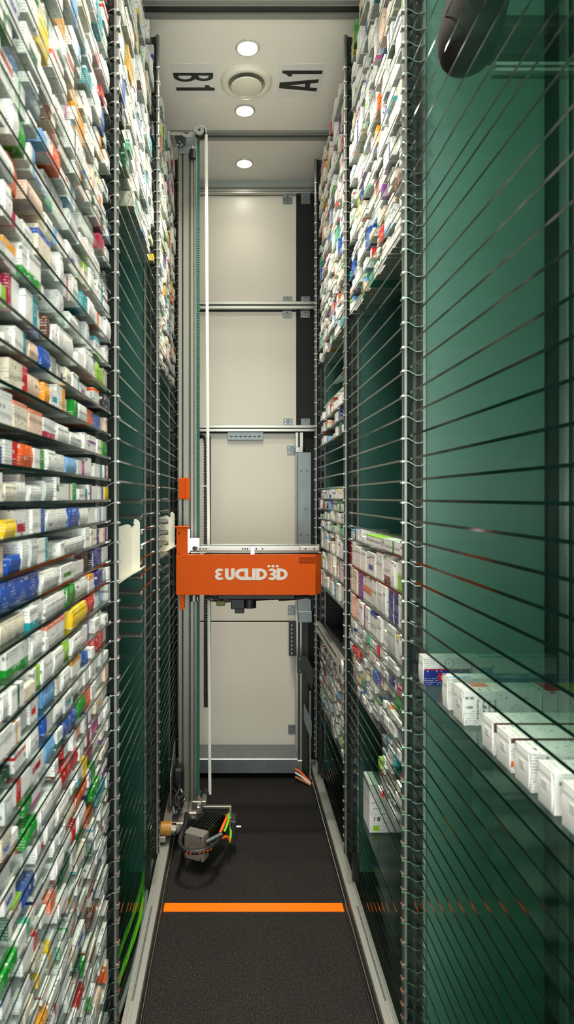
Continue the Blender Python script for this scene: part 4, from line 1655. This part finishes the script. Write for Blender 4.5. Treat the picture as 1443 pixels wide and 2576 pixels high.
    for k in range(25):
        a = 2 * PI * k / 24
        ring.append(R @ Vector((.0 + .022 * math.cos(a), -.0305, .0 + .022 * math.sin(a))))
    mb = MB().tube(ring, .0008, 5)
    rel(mb, root).build('motor_emblem', 'dark_steel', root)
    p = R @ Vector((-.065, .08, .03))
    mb = MB()
    mb.lathe([(.001, 0), (.034, 0), (.036, .004), (.033, .008), (.036, .012), (.033, .016), (.036, .02), (.001, .02)], p, 'y', 24)
    rel(mb, root).build('drive_wheel', 'black', root, smooth=True)
    mb = MB()
    mb.bbox(xx(511, 3.07), xx(582, 3.07), 3.08, 3.10, .165, .177, .002)
    mb.bbox(xx(512, 3.05), xx(570, 3.05), 3.03, 3.06, .14, .150, .002)
    mb.bbox(xx(575, 3.03), xx(582, 3.03), 2.98, 3.09, .10, .175, .002)
    rel(mb, root).build('tensioner_bar', 'mast_aluminium', root)
    mb = MB().bbox(xx(580, 3), xx(594, 3), 2.97, 3.05, .075, .16, .003)
    rel(mb, root).build('tensioner_plate', 'dark_steel', root)
    mb = MB().cyl((xx(594, 3), 3.0, .122), .006, .022, 'x', 10)
    rel(mb, root).build('tensioner_bolt', 'steel', root, smooth=True)
    # connectors and cables
    mb = MB()
    for (a, b) in (((.048, -.0, .02), (.10, .05, .045)), ((.048, .03, -.01), (.09, .08, .02))):
        mb.tube([R @ Vector(a), R @ ((Vector(a) + Vector(b)) / 2), R @ Vector(b)], [.013, .012, .010], 12)
    rel(mb, root).build('plug', 'web_steel', root, smooth=True)
    c1 = [W(553, 2096, 2.9), W(560, 2080, 2.92), W(568, 2062, 2.96), W(573, 2050, 3.02)]
    rel(MB().tube(smooth_path(c1), .007, 10), root).build('orange_cable', 'orange_cable', root, smooth=True)
    c2 = [W(564, 2092, 2.90), W(571, 2075, 2.92), W(575, 2060, 2.96), W(575, 2048, 3.0), W(578, 2065, 3.0), W(580, 2085, 2.98), W(580, 2100, 2.95), W(577, 2120, 2.92)]
    rel(MB().tube(smooth_path(c2), .0055, 10), root).build('green_cable', 'green_cable', root, smooth=True)
    c3 = [W(556, 2110, 2.88), W(566, 2105, 2.90), W(574, 2108, 2.92), W(578, 2116, 2.92)]
    rel(MB().tube(smooth_path(c3), .006, 10), root).build('orange_cable', 'orange_cable', root, smooth=True)
    c4 = [W(470, 2048, 3.0), W(466, 2075, 2.9), W(458, 2095, 2.84), W(452, 2115, 2.80), W(455, 2130, 2.77), W(466, 2139, 2.75), W(482, 2143, 2.74), W(500, 2142, 2.74), W(518, 2138, 2.75),
          W(534, 2131, 2.78), W(548, 2118, 2.83), W(553, 2110, 2.86)]
    sm = smooth_path(c4)
    hose = rel(MB().tube(sm, .0115, 12), root).build('cable_hose', 'black', root, smooth=True)
    for px, py in ((470, 2141), (480, 2142.5), (491, 2142.5), (503, 2141.5), (513, 2139.5), (522, 2136.5), (530, 2133)):
        c = W(px, py, 2.742)
        t = MB().tube([c + Vector((-.003, -.0115, -.006)), c + Vector((0, -.0128, .0)), c + Vector((.003, -.0115, .006))], .0016, 6)
        rel(t, hose)
        o = t.build('orange_tick', 'orange_cable', root)
        o.location = tuple(hose.location[i] - root.location[i] for i in range(3))
    # dark tangle at the foot of the mast
    rnd = random.Random(3)
    for k in range(7):
        a = W(440 + rnd.uniform(-12, 14), 1975 + rnd.uniform(-10, 20), 3.15)
        b = W(450 + rnd.uniform(-14, 18), 2010 + rnd.uniform(-8, 12), 3.08)
        c = W(432 + rnd.uniform(-6, 24), 2038 + rnd.uniform(-8, 10), 3.02)
        rel(MB().tube(smooth_path([a, (a + b) / 2 + Vector((.01, -.01, .005)), b, (b + c) / 2 + Vector((-.012, 0, .006)), c]), .0045 if k % 3 else .007, 8), root).build(
            'wire', ['black', 'black_gloss', 'grey_cable'][k % 3], root, smooth=True)
    mb = MB().bbox(xx(438, 3.2), xx(462, 3.2), 3.16, 3.235, .13, .32, .01)
    rel(mb, root).build('junction_cover', 'black', root)
    # plate skirt under the left rack beside the mast
    pl = MB().prism([(3.10, .17), (3.32, .17), (3.32, .40), (3.10, .31)], 'x', -.309, -.304)
    rel(pl, root).build('skirt_plate', 'galvanised', root)


# ------------------------------------------------------------------ orange gripper unit
def logo_polys():
    H = 1.0
    out = []
    x = 0.0
    s = .27          # stroke
    g = .03
    # reversed three
    r = .30

    def three(x0, mirror):
        polys = []
        for cy, rr, a0, a1 in ((.715, .285, -92, 150), (.295, .295, -150, 92)):
            p = ringsec(.34, cy, rr - .2, rr, a0, a1, 1.12, 18)
            polys.append(p)
        polys.append(rect(.22, .42, .40, .58))
        if mirror:
            polys = [[(.66 - a, b) for a, b in p][::-1] for p in polys]
        return [[(a + x0, b) for a, b in p] for p in polys]
    out += three(x, True)
    x += .70
    # U
    out += [[(a + x, b) for a, b in p] for p in (rect(0, .33, .25, 1), rect(.43, .33, .68, 1), ringsec(.34, .34, .09, .34, 180, 360, 1.0))]
    x += .68 + g
    # C
    out += [[(a + x, b) for a, b in ringsec(.5, .5, .22, .5, 62, 298, 1.0, 22)]]
    out += [[(a + x, b) for a, b in p] for p in (rect(.45, .72, .66, .985), rect(.45, .015, .66, .28))]
    x += .66 + g
    # L
    out += [[(a + x, b) for a, b in p] for p in (rect(0, 0, .25, 1), rect(.2, 0, .50, .26))]
    x += .50 + g
    # I
    out += [rect(x, 0, x + .26, 1)]
    x += .26 + g

    def dee(x0):
        return [[(a + x0, b) for a, b in p] for p in (rect(0, 0, .25, 1), [(.2, 1)] + [(.2, .75)] + arc(.30, .5, .25, 90, -90, 14) + [(.2, .25), (.2, 0)] + arc(.28, .5, .5, -90, 90, 18))]
    out += dee(x)
    x += .78 + g * .4
    x3 = x
    out += three(x, False)
    x += .66
    out += dee(x + .02)
    x += .80
    dots = []
    for k in range(3):
        dots.append(arc(x3 + .12 + k * .30, 1.20, .11, 0, 360, 16)[:-1])
    return out, dots, x


def gripper():
    d = 3.04

    def xx(px, dd=d):
        return (px - VX) / FPX * dd

    def zz(py, dd=d):
        return CZ - (py - VY) / FPX * dd
    root = empty('gripper_unit', (xx(620), d + .1, zz(1497)), 'orange gripper unit marked EUCLID3D spanning the aisle in front of the mast', 'robot')
    x0, x1, x2 = xx(443), xx(793), xx(808, 3.08)
    z0, z1 = zz(1496.5), zz(1397.5)
    # housing as a folded shell, open recess at upper right
    rx0, rx1, rz0, rz1 = xx(752), xx(792), zz(1418), zz(1402)
    th = .004
    mb = MB()
    for a, b, c, e in ((x0, rx0, z0, z1), (rx0, x1, z0, rz0), (rx0, x1, rz1, z1), (rx1, x1, rz0, rz1)):
        mb.box(a, b, d, d + th, c, e)
    mb.prism([(x1, d), (x2, d + .05), (x2, d + .22), (x2 - th, d + .22), (x2 - th, d + .05 + .002), (x1, d + th)], 'z', z0, z1)      # chamfer and right side
    mb.prism([(x0, d), (x0, d + th), (x0 - .004, d + .05), (x0 - .004, d + .17), (x0 - .008, d + .17), (x0 - .008, d + .05)], 'z', z0, z1)
    # floor and top rim
    mb.prism([(x0, d + th), (x1, d + th), (x2 - th, d + .05), (x2 - th, d + .20), (x0, d + .17)], 'z', z0, z0 + .004)
    mb.prism([(x0, d), (x1, d), (x2, d + .05), (x2, d + .20), (x2 - .02, d + .20), (x1 - .02, d + .03), (x0, d + .03)], 'z', z1, z1 + .003)
    mb.box(rx0 - .002, rx1 + .002, d + .03, d + .034, rz0 - .004, rz1 + .004)      # back of recess
    mb.box(rx0 - .003, rx0, d + th, d + .032, rz0, rz1)
    mb.box(rx0, rx1, d + th, d + .032, rz0 - .003, rz0)
    rel(mb, root).build('housing', 'orange_paint', root)
    # tower at the left end
    mb = MB()
    tx1 = xx(474)
    zt = zz(1327)
    mb.bbox(x0, tx1 - .004, d + .004, d + .07, z1, zt, .002)
    mb.bbox(xx(438), xx(475), d - .0, d + .075, zt, zt + .004, .001)
    rel(mb, root).build('tower', 'orange_paint', root)
    for py in (1341, 1394):
        m2 = MB().lathe([(.005, 0), (.004, -.003), (.0001, -.004)], (xx(450), d + .004, zz(py)), 'y', 12)
        rel(m2, root).build('tower_screw', 'dark_steel', root, smooth=True)
    # hanging bracket below
    mb = MB().bbox(xx(451), xx(461), d + .01, d + .014, zz(1535), z0, .001)
    mb.bbox(xx(460), xx(463), d + .012, d + .05, zz(1534), z0, .001)
    rel(mb, root).build('hanging_bracket', 'orange_paint', root)
    # carriage that clamps the unit to the mast
    mb = MB().bbox(xx(452, 3.18), xx(476, 3.18), d + .07, 3.234, zz(1400, 3.18), zz(1345, 3.18), .004)
    rel(mb, root).build('carriage', 'dark_steel', root)
    # logo
    polys, dots, wid = logo_polys()
    lx0, lx1, lz0, lz1 = xx(541), xx(723), zz(1459), zz(1430)
    sx, sz = (lx1 - lx0) / wid, (lz1 - lz0)
    mb = MB()
    for i, p in enumerate(polys + dots):
        q = [(lx0 + a * sx, lz0 + b * sz) for a, b in p]
        mb.prism(q, 'y', d - .0007 - .00012 * (i % 5), d + .0002)
    o = rel(mb, root).build('logo', 'logo_white', root)
    o['label'] = 'white EUCLID3D lettering with three dots'
    # LED lamp strip on the tower side
    mb = MB()
    for k in range(9):
        z = z1 + .012 + k * .0125
        mb.bbox(tx1 - .003, tx1 + .004, d + .014, d + .030, z, z + .009, .001)
    o = rel(mb, root).build('led_strip', 'led', root)
    mb = MB().bbox(xx(477, 3.12), xx(502, 3.12), d + .07, d + .10, zz(1386, 3.12), zz(1354, 3.12), .004)
    rel(mb, root).build('camera_block', 'chute_white', root)
    mb = MB().cyl((xx(490, 3.12), d + .066, zz(1370, 3.12)), .012, .005, 'y', 16)
    rel(mb, root).build('lamp_face', 'led', root)
    # gripping arms on top
    zt_ = zz(1390, 3.08)
    mb = MB()
    za, zb_ = zz(1385, 3.08), zz(1372, 3.08)
    mb.bbox(xx(492, 3.08), xx(760, 3.08), d + .025, d + .037, za, zb_ - .004, .002)
    mb.bbox(xx(752, 3.08), xx(803, 3.08), d + .022, d + .04, za - .002, zb_ - .003, .004)
    rel(mb, root).build('gripper_jaw', 'jaw_steel', root)
    mb = MB().bbox(xx(505, 3.2), xx(803, 3.2), d + .15, d + .162, zz(1382, 3.2), zz(1369, 3.2), .002)
    rel(mb, root).build('gripper_jaw', 'jaw_steel', root)
    mb = MB()
    mb.prism(arc(xx(490, 3.08), (za + zb_) / 2, .012, 0, 360, 8)[:-1], 'y', d + .016, d + .024)
    mb.cyl((xx(490, 3.08), d + .012, (za + zb_) / 2), .005, .006, 'y', 10)
    rel(mb, root).build('jaw_pivot', 'dark_steel', root)
    for px in (503, 511, 518, 610, 616, 622, 645, 660, 768, 790):
        m2 = MB().lathe([(.0042, 0), (.0034, -.002), (.0001, -.003)], (xx(px, 3.06), d + (.0222 if px > 752 else .0252), (za + zb_) / 2 - .003), 'y', 10)
        rel(m2, root).build('jaw_screw', 'dark_steel', root, smooth=True)
    mb = MB().bbox(xx(629, 3.05), xx(641, 3.05), d + .008, d + .022, z1 + .002, zz(1378, 3.05), .002)
    rel(mb, root).build('jaw_post', 'aluminium', root)
    mb = MB().bbox(xx(480, 3.1), xx(806, 3.1), d + .04, d + .15, zz(1391, 3.1), zz(1388, 3.1), .001)
    rel(mb, root).build('load_bed', 'jaw_steel', root)
    mb = MB().bbox(xx(518, 3.08), xx(800, 3.08), d + .028, d + .042, z1 + .004, zz(1390, 3.08), .003)
    rel(mb, root).build('transfer_belt', 'black', root)
    mb = MB().bbox(xx(484, 3.1), xx(800, 3.1), d + .05, d + .14, zz(1370.5, 3.1), zz(1369.5, 3.1), .0004)
    rel(mb, root).build('clear_cover', 'shelf_glass', root)
    mb = MB()
    for px in (575, 612, 655, 676, 775):
        mb.cyl((xx(px), d + .012, z1 + .003), .0028, .003, 'z', 8)
    rel(mb, root).build('rim_screws', 'chrome', root)
    # drive parts under the housing
    mb = MB()
    mb.bbox(xx(545, 3.1), xx(742, 3.1), d + .03, d + .15, zz(1507, 3.1), z0 - .0002, .006)
    mb.bbox(xx(520, 3.1), xx(790, 3.1), d + .06, d + .12, zz(1501, 3.1), z0 - .0002, .003)
    rel(mb, root).build('drive_tray', 'black', root)
    mb = MB().cyl((xx(627, 3.1), d + .09, zz(1531, 3.1)), .033, zz(1500, 3.1) - zz(1531, 3.1), 'z', 24)
    rel(mb, root).build('drive_motor', 'black', root, smooth=True)
    mb = MB().bbox(xx(580, 3.1), xx(615, 3.1), d + .05, d + .12, zz(1532, 3.1), zz(1500, 3.1), .004)
    mb.bbox(xx(590, 3.1), xx(614, 3.1), d + .055, d + .11, zz(1543, 3.1), zz(1530, 3.1), .003)
    rel(mb, root).build('scan_camera', 'black', root)
    mb = MB().bbox(xx(544, 3.08), xx(566, 3.08), d + .03, d + .06, zz(1524, 3.08), zz(1511, 3.08), .003)
    rel(mb, root).build('valve_block', 'olive', root)
    mb = MB().cyl((xx(487, 3.1), d + .06, zz(1512, 3.1)), .018, .03, 'z', 18)
    mb.cyl((xx(497, 3.1), d + .05, zz(1510, 3.1)), .009, .02, 'z', 12)
    rel(mb, root).build('fitting', 'steel', root, smooth=True)
    rnd = random.Random(8)
    for k in range(6):
        a, b = 516 + k * 6, 560 + k * 44
        dy = d + .04 + .015 * k
        pts = [(xx(a, 3.1), dy, zz(1499, 3.1)), (xx((a * 2 + b) / 3, 3.1), dy - .01, zz(1508 + 3 * (k % 3), 3.1)), (xx((a + 2 * b) / 3, 3.1), dy, zz(1511, 3.1)), (xx(b, 3.1), dy, zz(1500, 3.1))]
        rel(MB().tube(pts, .0045, 7), root).build('hose', 'black', root, smooth=True)
    mb = MB()
    mb.tube([(xx(700, 3.1), d + .05, zz(1507, 3.1)), (xx(740, 3.1), d + .05, zz(1505, 3.1)), (xx(770, 3.1), d + .05, zz(1500, 3.1)), (xx(788, 3.1), d + .05, zz(1506, 3.1)), (xx(784, 3.1), d + .05, zz(1512, 3.1))], .008, 8)
    rel(mb, root).build('cable_chain', 'black', root, smooth=True)


# ------------------------------------------------------------------ black duct seen through the near right rack
def duct():
    d = 1.45
    root = empty('air_duct', W(1170, 40, d), 'black rounded air duct behind the near right glass shelves, top right', 'duct')
    pts = [W(1240, -170, d), W(1222, -80, d), W(1202, 0, d), W(1186, 60, d), W(1178, 100, d), W(1175, 128, d), W(1175, 148, d), W(1176, 164, d), W(1177, 175, d), W(1178, 182, d)]
    mb = MB().tube(pts, [.066, .066, .067, .068, .067, .063, .056, .045, .030, .008], 36)
    rel(mb, root).build('hose', 'duct_black', root, smooth=True)
    mb = MB().bbox(W(1200, 0, 1.5).x, .85, 1.50, 1.56, W(0, 128, 1.5).z, W(0, 30, 1.5).z, .01)
    rel(mb, root).build('box_duct', 'duct_black', root)
    o = MB()
    za = W(0, 178, 1.52).z
    o.bbox(W(1245, 0, 1.52).x, .85, 1.52, 1.55, za, za + .008, .001)
    o.bbox(W(1245, 0, 1.52).x, .85, 1.52, 1.55, za + .014, za + .022, .001)
    o.box(W(1245, 0, 1.52).x, .85, 1.535, 1.55, za, za + .03)
    o = o.build('reflected_strip', 'aluminium')  # solid profile modelled in place of the light strip's reflected lines
    tag(o, 'pale profile standing in for reflected light lines below the black duct, upper right', 'profile')


# ------------------------------------------------------------------ camera, light, render settings
LAMP_W = 5.2
NSINGLE = 280


def camera_and_light():
    cam = bpy.data.cameras.new('camera')
    cam.sensor_fit = 'VERTICAL'
    cam.sensor_height = 36.0
    cam.sensor_width = 36.0 * 1443 / 2576
    cam.lens = FPX / 2576 * 36.0
    cam.shift_x = (721.5 - VX) / 2576
    cam.shift_y = -(1288.0 - VY) / 2576
    cam.clip_start = 0.02
    cam.dof.use_dof = True
    cam.dof.focus_distance = 2.9
    cam.dof.aperture_fstop = 5.6
    o = bpy.data.objects.new('camera', cam)
    o.location = (0, 0, CZ)
    o.rotation_euler = (PI / 2, 0, 0)
    C.objects.link(o)
    scene.camera = o
    w = bpy.data.worlds.new('world')
    w.use_nodes = True
    bg = w.node_tree.nodes['Background']
    bg.inputs[0].default_value = (0.95, 1.0, 0.95, 1)
    bg.inputs[1].default_value = 2.6
    scene.world = w
    scene.view_settings.view_transform = 'Standard'
    scene.view_settings.look = 'None'
    scene.view_settings.gamma = 1.0
    scene.view_settings.exposure = 0.90
    scene.view_settings.use_curve_mapping = False
    cy = scene.cycles
    cy.max_bounces = 10
    cy.diffuse_bounces = 6
    cy.glossy_bounces = 4
    cy.transmission_bounces = 4
    cy.transparent_max_bounces = 64
    cy.sample_clamp_indirect = 4.0
    cy.caustics_reflective = False
    cy.caustics_refractive = False
    cy.use_denoising = True


build_room()
back_end()
ceiling_fittings()
build_racks()
build_cartons()
near_right_boxes()
lettered_boxes()
floor_parts()
conveyor()
chutes()
robot_mast()
gripper()
duct()
camera_and_light()
bpy.context.view_layer.update()
